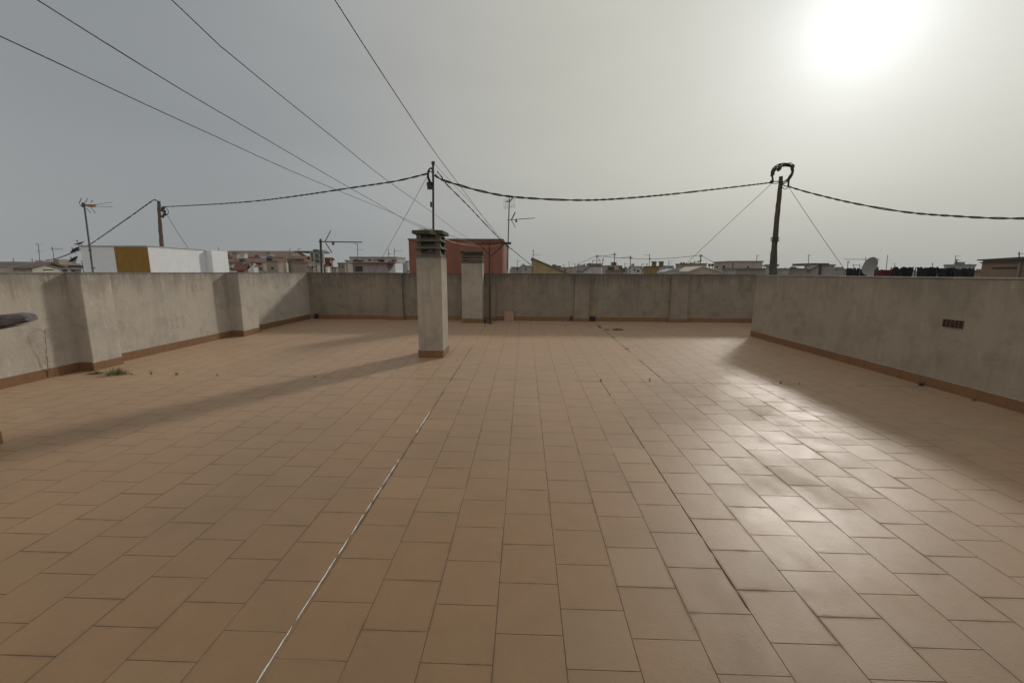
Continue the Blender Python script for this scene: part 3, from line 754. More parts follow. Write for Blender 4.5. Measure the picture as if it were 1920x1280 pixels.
def house(u0, u1, vt, Y, D, col, label, roof='flat', rcol=None, vr=None, wins=(), cope=None, vt2=None, z0=GZ, frame=None, ov=.25, doors=(), grp='buildings beyond the parapets'):
    um = (u0+u1)/2; a = W(u0, vt, Y); b_ = W(u1, vt if vt2 is None else vt2, Y); x0, x1, za, zb_ = a.x, b_.x, a.z, b_.z
    sidek = (u0-990)/F if um > 990 else (990-u1)/F
    if sidek > .02:
        D = max(.6, min(D, .32*(x1-x0)/sidek)); sh = min(sidek*D, .5*(x1-x0))
        if um > 990: x0 += sh
        else: x1 -= sh
    root = empty('house', ((x0+x1)/2, Y+D/2, z0), label, 'building', grp)
    wm = plaster_far('render_%02d%02d%02d' % tuple(int(c*99) for c in col), col)
    s = MB(); s.hexa([(x0,Y,z0),(x1,Y,z0),(x1,Y+D,z0),(x0,Y+D,z0),(x0,Y,za),(x1,Y,zb_),(x1,Y+D,zb_),(x0,Y+D,za)]); s.build('wall', wm, root)
    if roof == 'flat':
        t = .10 if Y < 45 else .2; k = .05; cm = plaster_far('cope', cope or tuple(c*.62 for c in col))
        s = MB(); s.hexa([(x0-k,Y-k,za+.003),(x1+k,Y-k,zb_+.003),(x1+k,Y+D+k,zb_+.003),(x0-k,Y+D+k,za+.003),(x0-k,Y-k,za+t),(x1+k,Y-k,zb_+t),(x1+k,Y+D+k,zb_+t),(x0-k,Y+D+k,za+t)]); s.build('coping', cm, root)
    elif roof == 'ridge':          # ridge parallel to the view plane; vr = photo row of the ridge
        zr = W(um, vr, Y+D/2).z; rm = rcol or RT1; y0_, y1_ = Y-ov, Y+D+ov; t = .12
        s = MB(); s.prism([(x0-ov,y0_,za-.05),(x0-ov,Y+D/2,zr),(x0-ov,y1_,za-.05),(x0-ov,y1_,za+.08),(x0-ov,Y+D/2,zr+t),(x0-ov,y0_,za+.08)][::-1], (x1-x0+2*ov,0,0)); s.build('roof', rm, root)
        for xx, dx in ((x0, .01), (x1-.21, -.01)):
            s = MB(); s.prism([(xx+dx,Y,za-.01),(xx+dx,Y+D,za-.01),(xx+dx,Y+D/2,zr-.03)], (.2,0,0)); s.build('gable', wm, root)
    elif roof == 'gable':          # ridge runs away from the viewer; vr = (u,v) of the apex
        ap = W(vr[0], vr[1], Y); rm = rcol or RT1; t = .12
        s = MB(); s.prism([(x0,Y+.01,za-.01),(ap.x,Y+.01,ap.z),(x1,Y+.01,zb_-.01)][::-1], (0,D-.02,0)); s.build('gable', wm, root)
        for p0, p1 in (((x0,za),(ap.x,ap.z)), ((ap.x,ap.z),(x1,zb_))):
            dx, dz = p1[0]-p0[0], p1[1]-p0[1]; L = math.hypot(dx, dz)
            if L < .3: continue
            e0 = ov/L if p0[0] == x0 else 0; e1 = ov/L if p1[0] == x1 else 0
            q0 = (p0[0]-dx*e0, p0[1]-dz*e0); q1 = (p1[0]+dx*e1, p1[1]+dz*e1)
            s = MB(); s.prism([(q0[0],Y-ov,q0[1]+.01),(q1[0],Y-ov,q1[1]+.01),(q1[0],Y-ov,q1[1]+t),(q0[0],Y-ov,q0[1]+t)], (0,D+2*ov,0)); s.build('roof', rm, root)
    if roof == 'flat' and Y > 45 and (x1-x0) > 1.2:          # small things standing on the flat roofs
        rr = random.Random(int(u0*7+vt)); big_ = (x1-x0)
        for k in range(min(5, 1+int(big_/2.2))):
            q = x0+big_*(.08+.84*rr.random()); yy = Y+D*(.3+.5*rr.random()); t_ = rr.random(); s = MB()
            if t_ < .4: hh = .25+.5*rr.random(); w_ = .15+.35*rr.random(); s.box((q-w_, yy, za), (min(q+w_, x1), yy+.5, za+hh)); s.build('roof_box', plaster_far('boxes', (.24,.22,.20)), root)
            elif t_ < .7: hh = .5+.8*rr.random(); s.tube([(q,yy,za), (q,yy,za+hh)], .05, 6); s.tube([(q,yy,za+hh-.05),(q,yy,za+hh+.05)], .11, 6); s.build('vent_pipe', M['cap'], root)
            else: hh = .35+.3*rr.random(); s.tube([(q-.3,yy,za+.1+hh/2),(q+.3,yy,za+.1+hh/2)], hh/2, 8); s.box((q-.2,yy-.1,za),(q+.2,yy+.1,za+.12)); s.build('tank', M['dark'], root)
    if not wins and 36 < Y < 82 and roof != 'gable' and (u1-u0) > 12:
        rr = random.Random(int(u0*3)); k = int((u1-u0)/9); u_ = u0+(sidek*D/Y*F if um > 990 else 0); ue = u1-(sidek*D/Y*F if um < 990 else 0)
        wins = [(u_+(ue-u_)*(q+.3)/k, vt+3+rr.random()*1.2, u_+(ue-u_)*(q+.3)/k+1.3+rr.random(), vt+6+rr.random()*1.5) for q in range(k) if rr.random() < .75]
    for w in wins: pane(root, Y, *w, frame=frame)
    for w in doors: pane(root, Y, *w, name='door')
    return root
def blk(root, u0, v1, u1, v0, Y, D, mat, name='chimney'):
    a = W(u0, v1, Y); b_ = W(u1, v0, Y); s = MB(); s.box((a.x, Y, a.z), (b_.x, Y+D, b_.z)); return s.build(name, mat, root)

# --- white and ochre rooftop room on the left
Yw = 12.; a = W(150, 461, Yw); c = W(276, 461, Yw); zt_ = a.z; d = W(414, 470, Yw); X1 = c.x; Ye = X1/(ray(414,470).x/ray(414,470).y)
wr_ = empty('rooftop_room', ((a.x+X1)/2, 13.4, -5), 'white rooftop room with an ochre painted panel, left of the terrace behind the parapet', 'building')
s = MB(); s.box((a.x, Yw, GZ), (X1, Ye, zt_-.012)); s.build('wall', plain('white_limewash', (.82,.83,.84), .85, .05, 5, bump=.3), wr_, bevel=.01)
e0 = W(219, 500, Yw).x
s = MB(); s.box((e0, Yw-.006, -4), (X1+.004, Yw-.001, zt_-.03)); s.build('painted_panel', plain('ochre_paint', (.30,.165,.03), .85, .12, 5), wr_)
s = MB(); s.box((X1+.002, Ye-.75, GZ), (X1+.22, Ye+.02, zt_-.01)); s.build('pilaster', _cache[('white_limewash', (.82,.83,.84), .85)], wr_)
s = MB(); s.box((a.x-.03, Yw-.03, zt_-.011), (X1+.02, Ye+.03, zt_+.012)); s.build('coping', plain('stained_coping', (.48,.47,.45), .9, .3, 8), wr_)
# --- red brown rooftop volume in the middle
Yr = 22.; a = W(766, 450, Yr); c = W(942.5, 450, Yr); D = 8.
rb_ = empty('rooftop_block', ((a.x+c.x)/2, Yr+4, -5), 'plain brick red rooftop block behind the two chimneys', 'building')
s = MB(); s.box((a.x, Yr, GZ), (c.x, Yr+D, a.z)); s.build('wall', plaster_far('red_render', (.25,.098,.062)), rb_)
s = MB(); s.box((a.x-.04, Yr-.04, a.z+.003), (c.x+.04, Yr+D+.04, a.z+.07)); s.build('coping', plaster_far('red_cope', (.20,.085,.06)), rb_)
s = MB(); s.box((c.x-.02, Yr-.02, GZ), (c.x+.06, Yr+.06, a.z)); s.build('corner_strip', plaster_far('red_corner', (.36,.20,.16)), rb_)

tan = (.36,.29,.22); grey = (.36,.35,.33); cream = (.52,.46,.38); wht = (.68,.66,.62); pink = (.42,.33,.29); brn = (.28,.21,.16); redc = (.36,.15,.11)
# far left
house(-60, 23, 501, 27, 7, (.30,.26,.23), 'grey low house at the far left edge under the brown roof', cope=(.22,.2,.18))
h = house(-80, 126, 503.5, 31, 9, (.62,.58,.50), 'long cream walled house with a shallow brown roof at the far left', roof='ridge', rcol=RT3, vr=493.5, wins=((81,505,99,507),))
blk(h, 101, 496, 110, 486, 34, 1, plaster_far('tanblk', tan)); blk(h, 66, 492, 80, 488, 37, 2, plaster_far('greyblk', grey), 'roof_box')
h = house(112, 152, 505, 26, 6, (.55,.50,.44), 'cluttered cream terrace house left of the white rooftop room', wins=((118,505.5,126,509),(134,506,139,509)))
blk(h, 128, 502, 152, 497.5, 25.5, 4, plaster_far('canopy', (.09,.065,.05)), 'canopy')
house(96, 150, 496.5, 48, 6, (.5,.46,.40), 'pale low house with a thin white roofline behind the cluttered terrace house')
house(-40, 60, 497, 90, 10, (.34,.30,.27), 'dim brownish house low on the skyline at the far left')
# left-centre roofs
house(400, 583, 482.5, 78, 10, (.33,.25,.20), 'long clay roofed building on the skyline left of the green facade', roof='ridge', rcol=RT1, vr=471.5, wins=((478,478,484,483),(510,484,516,487),(423,478,430,483)))
house(447, 464, 476.5, 70, 3, wht, 'small white rooftop room in front of the long clay roof, left one', wins=((452,479,454,481),))
house(488, 514, 479.5, 68, 3, (.56,.58,.60), 'wider white rooftop room in front of the long clay roof, right one', wins=((510,482,512,484),))
blk(house(436, 447, 477, 72, 3, (.36,.32,.29), 'grey rooftop hut beside the small white rooftop room'), 438, 477, 441, 473, 73, 1, M['cap'])
house(417, 560, 492, 60, 6, (.32,.27,.22), 'long house with a dark red clay roof in the middle row left of centre', roof='ridge', rcol=RT2, vr=485.5, wins=((430,495,436,500),(500,495,506,499)))
house(540, 583, 486, 66, 6, redc, 'salmon red walled house left of the green facade under the clay roof', roof='ridge', rcol=RT1, vr=481)
g = house(582, 605.5, 474, 64, 6, (.12,.17,.14), 'dark green facade with cream pilasters and a cream emblem on the skyline', roof='flat', cope=(.2,.22,.2))
for uu in ((581.8,583),(588.4,589.3),(604.8,605.8)): blk(g, uu[0], 496, uu[1], 473, 63.85, .4, plaster_far('creamtrim', (.40,.38,.31)), 'pilaster')
blk(g, 589.5, 487.2, 601, 486.4, 63.8, .3, plaster_far('creamtrim', (.40,.38,.31)), 'trim')
s = MB(); cc = W(595, 484, 63.8)
s.tube([cc+Vector((math.cos(q*.2618)*.35, 0, .25+math.sin(q*.2618)*.45)) for q in range(25)], .05, 5); s.tube([cc+Vector((-.4,0,-.1)), cc+Vector((-.45,0,-1.))], .05, 5); s.tube([cc+Vector((.4,0,-.1)), cc+Vector((.45,0,-1.))], .1, 5)
s.build('emblem', plaster_far('creamtrim', (.40,.38,.31)), g)
s = MB(); p0 = W(588, 473, 64.2); p1 = W(604, 473, 64.2); s.prism([p0, W(595,467.5,64.2), W(603,473,64.2)][::-1], (0, 3, 0)); s.build('gable', plaster_far('green_gable', (.12,.17,.14)), g)
blk(g, 552, 473, 592, 470.5, 69, 5, plaster_far('darkcanopy', (.10,.11,.10)), 'canopy')
house(605.5, 624, 487, 66, 8, redc, 'tall salmon red house right of the green facade', roof='ridge', rcol=RT2, vr=484, wins=((612,491,613.5,495),(616,491,617.5,495)), doors=((618,493,621,500),))
house(594, 606, 497, 46, 4, wht, 'small white rooftop wall in front of the green facade'); house(610, 618, 501, 44, 4, wht, 'small white rooftop cube below the salmon red house')
house(418, 470, 494, 50, 5, (.27,.24,.19), 'mossy grey house just right of the white rooftop room', wins=((421,502,428,509),))
house(426, 443, 497, 42, 4, cream, 'small cream hut low behind the left parapet corner', wins=((432,502,436,506),))
house(444, 466, 507, 38, 6, (.25,.13,.09), 'dark red clay roof beside the small white gable', roof='ridge', rcol=RT2, vr=496.5)
house(465, 483.5, 508, 37, 5, wht, 'bright white lean to gable low behind the left parapet', roof='gable', rcol=M['white'], vr=(482,496), vt2=496.5, ov=.02)
house(484, 500, 493.5, 44, 5, tan, 'narrow tan block right of the white gable', wins=((487.5,501,490.5,506),))
house(500, 530, 492, 46, 5, (.34,.28,.22), 'tan block with two dark openings, left of centre', wins=((509,501,513,505),(497.5,501,501,504)))
house(530, 542, 491.5, 48, 4, cream, 'pale cream narrow block between two tan blocks'); house(540, 549, 492.5, 46, 2, (.13,.11,.10), 'dark open stairwell block between the tan blocks')
house(548, 592, 494, 45, 5, (.33,.27,.21), 'long tan wall with three dark vents near the green facade', wins=((577,499,580,501),(584,499,587,503),(590,499,592,501)))
house(622, 634, 503, 60, 5, (.25,.24,.22), 'dark low roof in the gap right of the salmon red house')
# centre-left
house(633.5, 652, 494.5, 37, 5, (.31,.27,.22), 'plain tan block left of the pink canopied house')
Yp = 30; h = house(651, 741.5, 493, Yp, 1.9, (.40,.345,.33), 'pinkish flat roofed house with a projecting stained parapet left of the red block', wins=(), cope=(.42,.37,.33))
a = W(656, 492, Yp-.35); c = W(744, 483.5, Yp-.35); s = MB(); s.box((a.x, Yp-.35, a.z), (c.x, Yp+1.75, c.z)); s.build('parapet', plaster_far('stained_parapet', (.46,.40,.34)), h)
s = MB(); s.box((a.x-.03, Yp-.38, c.z+.003), (c.x+.03, Yp+1.8, c.z+.07)); s.build('coping', plaster_far('greycope', (.24,.23,.22)), h)
rs_ = random.Random(3); s = MB()
for k in range(26):
    u = 662+rs_.random()*78; p0 = W(u, 487+rs_.random()*3, Yp-.352); w_ = .03+.14*rs_.random(); s.box((p0.x-w_, Yp-.356, p0.z-.02-.04*rs_.random()), (p0.x+w_, Yp-.3515, p0.z+.02+.04*rs_.random()))
s.build('peeling_patches', plaster_far('peel', (.22,.12,.09)), h)
pane(h, Yp, 666.5, 499, 679.5, 509); blk(h, 653, 512, 661.5, 494.5, Yp-.12, .1, plaster_far('palejamb', (.60,.54,.47)), 'jamb')
house(648, 657, 490, 34, 3, tan, 'small stepped tan block behind the left end of the pink house')
house(755, 768, 491, 40, 4, (.36,.36,.33), 'grey green block squeezed between the pink house and the red block', wins=((764,507,767,510),))
# right of centre
house(958, 996, 502, 95, 8, (.30,.26,.24), 'far low row of brown roofs right of the red block', wins=((968,503,972,506),(980,503,984,506)))
house(976, 999, 500.5, 80, 8, grey, 'pale grey far house left of the yellow gable', wins=((984,503,987,507),))
Yg = 25; a0, a1, a2 = W(999,486.5,Yg), W(1060,512.5,Yg), W(999,540,Yg)
yg = empty('gable_wall', ((a0.x+a1.x)/2, Yg, GZ), 'mustard yellow sloping gable wall right of the red block', 'building')
s = MB(); s.prism([(a0.x,Yg,GZ),(a1.x+3,Yg,GZ),(a1.x+3,Yg,a1.z-(a0.z-a1.z)*.9),(a1.x,Yg,a1.z),(a0.x,Yg,a0.z)], (0,4,0)); s.build('wall', plaster_far('mustard', (.40,.32,.16)), yg)
dz = Vector((a1.x-a0.x,0,a1.z-a0.z)); s = MB(); p0 = a0-dz*.03; p1 = a1+dz*.3; s.prism([(p0.x,Yg-.06,p0.z+.02),(p1.x,Yg-.06,p1.z+.02),(p1.x,Yg-.06,p1.z+.10),(p0.x,Yg-.06,p0.z+.10)], (0,4.1,0)); s.build('roof', plaster_far('mustard_cope', (.22,.17,.11)), yg)
h = house(1034, 1052, 501, 62, 5, brn, 'brown house with rooftop tanks right of the yellow gable', wins=((1046,503,1049,506),)); blk(h, 1036.5, 501, 1043, 496, 63, 2, M['dark'], 'tank'); blk(h, 1046, 501, 1050, 498, 63, 2, M['dark'], 'tank')
h = house(1052, 1076, 503, 75, 6, (.36,.31,.27), 'far brown house row with dark chimneys right of the yellow gable', wins=((1058,505,1061,508),)); blk(h, 1056, 503, 1065, 501, 76, 2, M['dark']); blk(h, 1068, 503, 1074, 500.5, 76, 2, M['dark'])
h = house(1077, 1101, 501, 66, 6, (.46,.46,.44), 'pale grey flat house under the leftmost far cable pole')
h = house(1082, 1128, 509, 48, 6, (.50,.48,.47), 'white house with a low sloping roof below the far cable poles', roof='gable', rcol=RT3, vr=(1108,499), vt2=499.5, ov=.1)
h = house(1101, 1128, 497, 52, 5, pink, 'pinkish rooftop room with a chimney at each corner', wins=((1104,498,1116,499.5),(1125,503,1127,506))); 
for q in (1100.5, 1117, 1126.5): blk(h, q, 497, q+2, 494.5, 52.2, .5, M['cap'])
blk(h, 1095, 500, 1097, 494.5, 52, .5, M['cap']); blk(h, 1104.5, 496, 1109, 493.3, 53, 1, M['dark'], 'tank')
house(1129, 1160, 500, 56, 6, (.47,.35,.27), 'peach coloured house right of the pinkish rooftop room', wins=((1143,503,1145.5,508),), cope=(.4,.3,.22))
house(1136, 1168, 509, 46, 4, brn, 'low brown roof edge under the peach coloured house')
h = house(1160, 1178, 504.5, 80, 6, (.34,.31,.28), 'dark far roofs between the peach house and the white flats'); blk(h, 1173, 504, 1175, 500, 81, 1, M['dark'])
house(1179, 1203, 501.5, 64, 6, (.52,.49,.45), 'white flats with dark windows left of the mustard block', wins=((1188,504,1191,508),(1200,501,1202,504),(1194,506,1199,510)))
h = house(1207, 1236, 501, 36, 5, (.26,.19,.075), 'mustard block carrying two large dark chimneys', wins=())
for q in (1224, 1237.5): blk(h, q, 501, q+7, 491.5, 37, .35, plaster_far('olivepot', (.15,.14,.11))); blk(h, q-.5, 491.5, q+7.5, 490, 36.97, .42, M['dark'], 'chimney_cap')
house(1235, 1262, 499.8, 44, 5, (.42,.43,.42), 'grey block behind the two large dark chimneys')
house(1233, 1272, 512, 29, 5, (.45,.45,.43), 'grey sheet roof sloping up right of the mustard block', roof='gable', rcol=plaster_far('sheet', (.42,.42,.41)), vr=(1262,507), vt2=508, ov=.05)
h = house(1267, 1325, 495.5, 41, 5, (.37,.30,.20), 'ochre tan flat house with small chimney pots left of the beige long house', wins=())
for q in (1277.5, 1282.5, 1295): blk(h, q, 495, q+1.6, 491.5, 41.5, .3, M['cap'])
blk(h, 1302, 495, 1303, 489, 42, .1, M['dark'], 'vent_pipe')
house(1263, 1352, 511, 31, 4, (.44,.36,.28), 'pale sloping roof with a dark eave in front of the ochre tan house', roof='gable', rcol=plaster_far('palesheet', (.46,.40,.34)), vr=(1316,502), ov=.05)
for q, lb in ((1328, 'left'), (1333.5, 'right')):
    s = MB(); c = W(q+2.3, 499, 38); t = W(q+2.3, 494.3, 38); s.tube([c, c.lerp(t,.85), t], [.11,.11,.07], 10); s.tube([(c.x,c.y,GZ+6),(c.x,c.y,c.z)], .03, 6)
    tag(s.build('water_tank', M['dark']), lb+' one of two small dark water tanks left of the beige long house', 'tank', 'dark water tanks')
h = house(1338.5, 1430, 491.5, 33, 6, (.42,.365,.31), 'long beige flat roofed house left of the rough timber pole', wins=((1400.5,499,1404.5,503.5),(1343,498.5,1346,502)), doors=((1354.5,497.5,1359.5,507),), frame=None)
blk(h, 1374, 506, 1374.7, 492.5, 32.93, .06, M['dark'], 'downpipe'); blk(h, 1430, 499, 1441, 497.3, 33, 2, plaster_far('canopy2', (.18,.16,.14)), 'canopy')
house(1356, 1446, 506, 23, 1, (.27,.24,.20), 'low grey boundary wall in front of the long beige house'); house(1358, 1381, 505.7, 22.6, .3, (.34,.34,.33), 'paler grey wall panel in front of the low boundary wall')
house(1448.5, 1456.5, 500, 17, .3, (.44,.42,.40), 'narrow white pillar at the foot of the rough timber pole')
h = house(1457, 1479, 506, 24, 2, (.38,.37,.36), 'grey wall with rooftop boxes right of the narrow white pillar')
for q in (1459, 1466, 1473): blk(h, q, 506, q+4, 503, 24.3, .6, plaster_far('boxes', (.28,.27,.26)), 'roof_box')
house(1478, 1512, 506, 27, 4, (.27,.25,.21), 'rough brown wall between the grey wall and the pinkish block')
h = house(1508, 1565, 498.3, 31, 4, (.34,.28,.25), 'pinkish grey block with a raised dark roof right of the timber pole'); blk(h, 1518, 498, 1533, 493.5, 31.5, 2, M['cap'], 'roof_room')
a = W(1500,507,28); house(1508, 1536, 507, 28, 2, (.33,.32,.29), 'grey lean to wall with a sloping dark roof in front of the pinkish block', roof='gable', rcol=plaster_far('darksheet', (.12,.11,.10)), vr=(1535,499), vt2=499.3, ov=.1)
# dark T post
s = MB(); c = W(1536, 520, 16); t = W(1536, 495, 16); s.box((c.x-.035,15.97,c.z-1.2),(c.x+.035,16.03,t.z)); a = W(1519,495,16); b_ = W(1553.5,494.3,16); s.box((a.x,15.96,a.z-.03),(b_.x,16.04,a.z+.03))
tag(s.build('clothesline_post', M['dark']), 'dark T shaped metal post in front of the pinkish grey block', 'post')
house(1561, 1600, 507, 55, 5, (.30,.30,.26), 'dim far roofs just right of the pinkish grey block')
house(1770, 1829, 499, 47, 5, (.36,.36,.35), 'pale grey house behind the black screens at right', wins=())
h = house(1823, 1846, 510.5, 21, 3, (.30,.22,.16), 'low brown wall left of the large brown house at the right edge')
# large brown house: its long side faces the terrace, the far corner is at u=1842
Yb = 16.; c = W(1842.5, 489, Yb); xb = c.x; zt3 = c.z; bh = empty('house', (xb+3, 11, GZ), 'large brown house with a dark overhanging roof at the right edge', 'building', 'buildings beyond the parapets')
s = MB(); s.box((xb, 6., GZ), (xb+6, Yb, zt3)); s.build('wall', plaster_far('brown_render', (.25,.17,.12)), bh)
zr = zt3+.62; s = MB(); s.prism([(xb-.10,5.9,zt3+.005),(xb-.10,Yb+.1,zt3+.005),(xb-.10,Yb+.1,zt3+.05),(xb-.10,11,zt3+.22),(xb-.10,5.9,zt3+.38)], (6.2,0,0)); s.build('roof', plaster_far('darkroof', (.10,.085,.07)), bh)
s = MB(); s.box((xb-.05, 6., zt3-.09), (xb-.002, Yb+.03, zt3-.05)); s.build('cornice', plaster_far('darkroof', (.11,.095,.08)), bh)
d0 = ray(1907,502); y0 = xb/d0.x*d0.y; z0_ = (xb/d0.x*d0).z; d1 = ray(1861,502); y1 = xb/d1.x*d1.y
s = MB(); s.box((xb-.03, y0, z0_-.02), (xb+.02, y1, z0_+.02)); s.build('window', M['glass'], bh)
d0 = ray(1914,502); y0 = xb/d0.x*d0.y; s = MB(); s.tube([(xb-.06,y0,GZ),(xb-.06,y0,zt3-.1)], .035, 6); s.build('downpipe', M['steel'], bh)

# skyline filler: individual far houses
FH = [(640,700,505,140,(.34,.33,.31),'dim grey far house low behind the plain tan block'),(955,985,505,150,(.4,.38,.36),'very distant pale house just right of the red block'),
 (1004,1040,503.5,130,(.36,.33,.30),'distant house hidden behind the yellow gable slope'),(1060,1090,505,150,(.42,.39,.36),'distant pale row between the brown house row and the white house'),
 (1150,1180,505.5,140,(.38,.36,.34),'distant grey row right of the peach house'),(1200,1225,505.8,130,(.40,.38,.35),'distant strip of roofs behind the mustard block'),
 (1245,1275,504.5,120,(.37,.36,.34),'distant roofs between the grey block and the ochre tan house'),(1425,1455,505,110,(.36,.35,.33),'distant roofs behind the timber pole foot'),
 (1462,1510,507,120,(.30,.30,.28),'distant low roofs right of the timber pole'),(1560,1660,508,130,(.36,.36,.34),'distant roofs behind the satellite dish'),
 (1660,1770,509,130,(.34,.34,.33),'distant roofs behind the black screens'),(1826,1846,508.5,90,(.38,.36,.34),'distant pale roof in the gap left of the large brown house'),
 (20,100,500,120,(.42,.41,.39),'distant pale roofs above the long cream house'),(606,640,504.5,120,(.36,.36,.35),'distant roofs in the gap left of the plain tan block')]
for (a_, b2, v, Y, col, lab) in FH: house(a_, b2, v, Y, 10, col, lab, wins=[(a_+(b2-a_)*k, v+1.2, a_+(b2-a_)*k+1.6, v+3) for k in (.2,.5,.8)], grp='distant houses on the skyline')
for i, (u, v, Y, w, lab) in enumerate([(1487,501,60,6,'dark rounded far tree right of the timber pole'), (1472,503,62,5,'small dark far tree beside the grey wall'), (1573,504.5,70,5,'low far tree right of the pinkish block'), (1167,503,70,4,'small far tree behind the peach house'), (1040,501,75,4,'small far tree right of the yellow gable')]):
    rnd = random.Random(i); c = W(u, v+3, Y); r_ = w*Y/782; root = empty('tree', (c.x, Y, GZ), lab, 'tree', 'far trees among the roofs'); s = MB(); s.tube([(c.x,Y,GZ),(c.x,Y,c.z)], [.2,.08], 7); s.build('trunk', M['pole'], root)
    s = MB()
    for k in range(420):
        d = Vector((rnd.gauss(0,1), rnd.gauss(0,1), rnd.gauss(0,.8))).normalized()*r_*(.35+.65*rnd.random()); p = c+Vector((d.x, d.y, d.z-r_*.3)); e = .10+.12*rnd.random(); q = Vector((rnd.gauss(0,1), rnd.gauss(0,1), rnd.gauss(0,1))).normalized(); w2 = q.orthogonal().normalized()
        n0 = len(s.v); s.v += [tuple(p+q*e), tuple(p+w2*e*.6), tuple(p-q*e), tuple(p-w2*e*.6)]; s.f.append((n0,n0+1,n0+2,n0+3))
    s.build('crown', plain('foliage', (.05,.065,.03), .8, .4, 3), root, fix=False)

# --- black screens, red cloth and dish on the neighbouring terrace at right
def screen(u0, u1, vt, vb, Y, seed, lab, mat=None, name='screen', rag=1.):
    rnd = random.Random(seed); a = W(u0, vb, Y); b_ = W(u1, vb, Y); m = max(6, int((b_.x-a.x)/.035)); zt2 = W((u0+u1)/2, vt, Y).z; rows = []
    topz = [zt2+(rnd.random()-.65)*.045*rag - (.05*rag if rnd.random() < .12 else 0) for _ in range(m+1)]
    s = MB()
    for side in (0, 1):
        rows = []
        for j in range(9):
            r_ = []
            for i in range(m+1):
                t = j/8; x = a.x+(b_.x-a.x)*i/m; y = Y+.03*math.sin(i*.9+seed)+.02*math.sin(j*1.7+i*.3)+side*.03
                r_.append((x+(rnd.random()-.5)*.01, y, (a.z-.9)*(1-t)+topz[i]*t))
            rows.append(r_)
        s.quadgrid(rows)
    n0 = 9*(m+1)
    for i in range(m): s.f.append((8*(m+1)+i, 8*(m+1)+i+1, n0+8*(m+1)+i+1, n0+8*(m+1)+i))
    root = empty(name, ((a.x+b_.x)/2, Y, a.z-.9), lab, name, 'black ragged screens on the neighbouring terrace' if mat is None else None)
    s.build('fabric', mat or M['black'], root, fix=False)
    s = MB()
    for u in (u0+1, u1-1): p0 = W(u, vb, Y); s.tube([(p0.x, Y+.06, p0.z-.9), (p0.x, Y+.06, zt2+.0)], .012, 5)
    s.build('posts', M['dark'], root)
screen(1588.5, 1603.5, 502.5, 516, 13.5, 1, 'leftmost ragged black screen, left of the satellite dish')
screen(1604.5, 1612.5, 503, 516, 13.7, 2, 'narrow ragged black screen, second from the left')
screen(1614, 1626, 504, 516, 13.9, 3, 'small ragged black screen touching the satellite dish')
screen(1671, 1709, 500.5, 518, 12.6, 4, 'tall ragged black screen right of the red cloth')
screen(1717, 1757, 501, 519, 12.2, 5, 'wide ragged black screen with a pointed stake')
screen(1758, 1786, 502, 519, 12., 6, 'ragged black screen second from the right')
screen(1786, 1826, 502.5, 520, 11.8, 7, 'rightmost ragged black screen, left of the brown house')
screen(1645, 1673, 505.5, 517, 13.4, 8, 'dark red cloth hanging right of the satellite dish', plain('red_cloth', (.10,.012,.016), .9, .2, 10), 'cloth', .4)
nt = MB(); nt.box((7.0, 9.5, GZ), (16.5, 14.8, -.95)); tag(nt.build('rooftop_block', plaster_far('neighbour_roof', (.36,.31,.26))), 'neighbouring flat roof beyond the right parapet carrying the screens', 'building')
def dish(c, r, nrm, mast_to, lab, tilt=.25, mat=None, feed=True):
    nrm = Vector(nrm).normalized(); u = nrm.orthogonal().normalized(); w = nrm.cross(u); root = empty('satellite_dish', mast_to, lab, 'dish', 'satellite dishes on the roofs')
    s = MB(); rows = []; rows2 = []
    for i in range(7):
        q = i/6; rows.append([tuple(c+(u*math.cos(a*.2618)+w*math.sin(a*.2618))*r*q+nrm*(r*tilt*q*q)) for a in range(25)])
        rows2.append([tuple(Vector(p)-nrm*.012) for p in rows[-1]])
    s.quadgrid(rows); s.quadgrid(rows2[::-1]); s.quadgrid([rows[-1], rows2[-1]]); s.build('reflector', mat or M['dishm'], root, smooth=True, fix=False)
    s = MB(); s.tube([mast_to, (mast_to[0], mast_to[1], c.z-.02), tuple(c-nrm*.03)], .022, 6); s.build('mast', M['rust'], root)
    if feed:
        lo = c - Vector((0,0,1))*r*.95+nrm*r*.2; f_ = c+nrm*r*1.05-Vector((0,0,r*.15)); s = MB(); s.tube([lo, f_], .012, 5); s.build('arm', M['dark'], root)
        s = MB(); s.tube([f_, f_-nrm*.1], [.035,.03], 7); s.build('feed_horn', M['dark'], root)
M['dishm'] = plain('dish_grey', (.22,.215,.20), .55, .12, 8)
c = W(1634.5, 499.5, 12.6); mp = W(1645, 515, 12.7)
dish(c, .26, (-.97,.0,.22), (mp.x, 12.72, -1.0), 'large grey satellite dish seen nearly edge on above the right parapet', feed=False)
s = MB(); t = W(1644.5, 485, 12.72); s.tube([(t.x, 12.72, -1.0), (t.x, 12.72, t.z)], .022, 6); tag(s.build('metal_post', M['rust']), 'short rusty post directly behind the large satellite dish', 'post')
for (u, v, lab) in ((150,457.5,'dark dish on top, above the corner of the white rooftop room'), (143,470,'dark tilted dish, middle of three left of the white rooftop room'), (140,487.5,'dark tilted dish, lowest of three left of the white rooftop room')):
    c = W(u, v, 28); mx = W(153, v, 28.3).x; dish(c, .30, (-.25,-.35,.9) if v < 460 else (-.6,-.3,.75), (mx, 28.3, GZ+5), lab, .3, M['dark'])

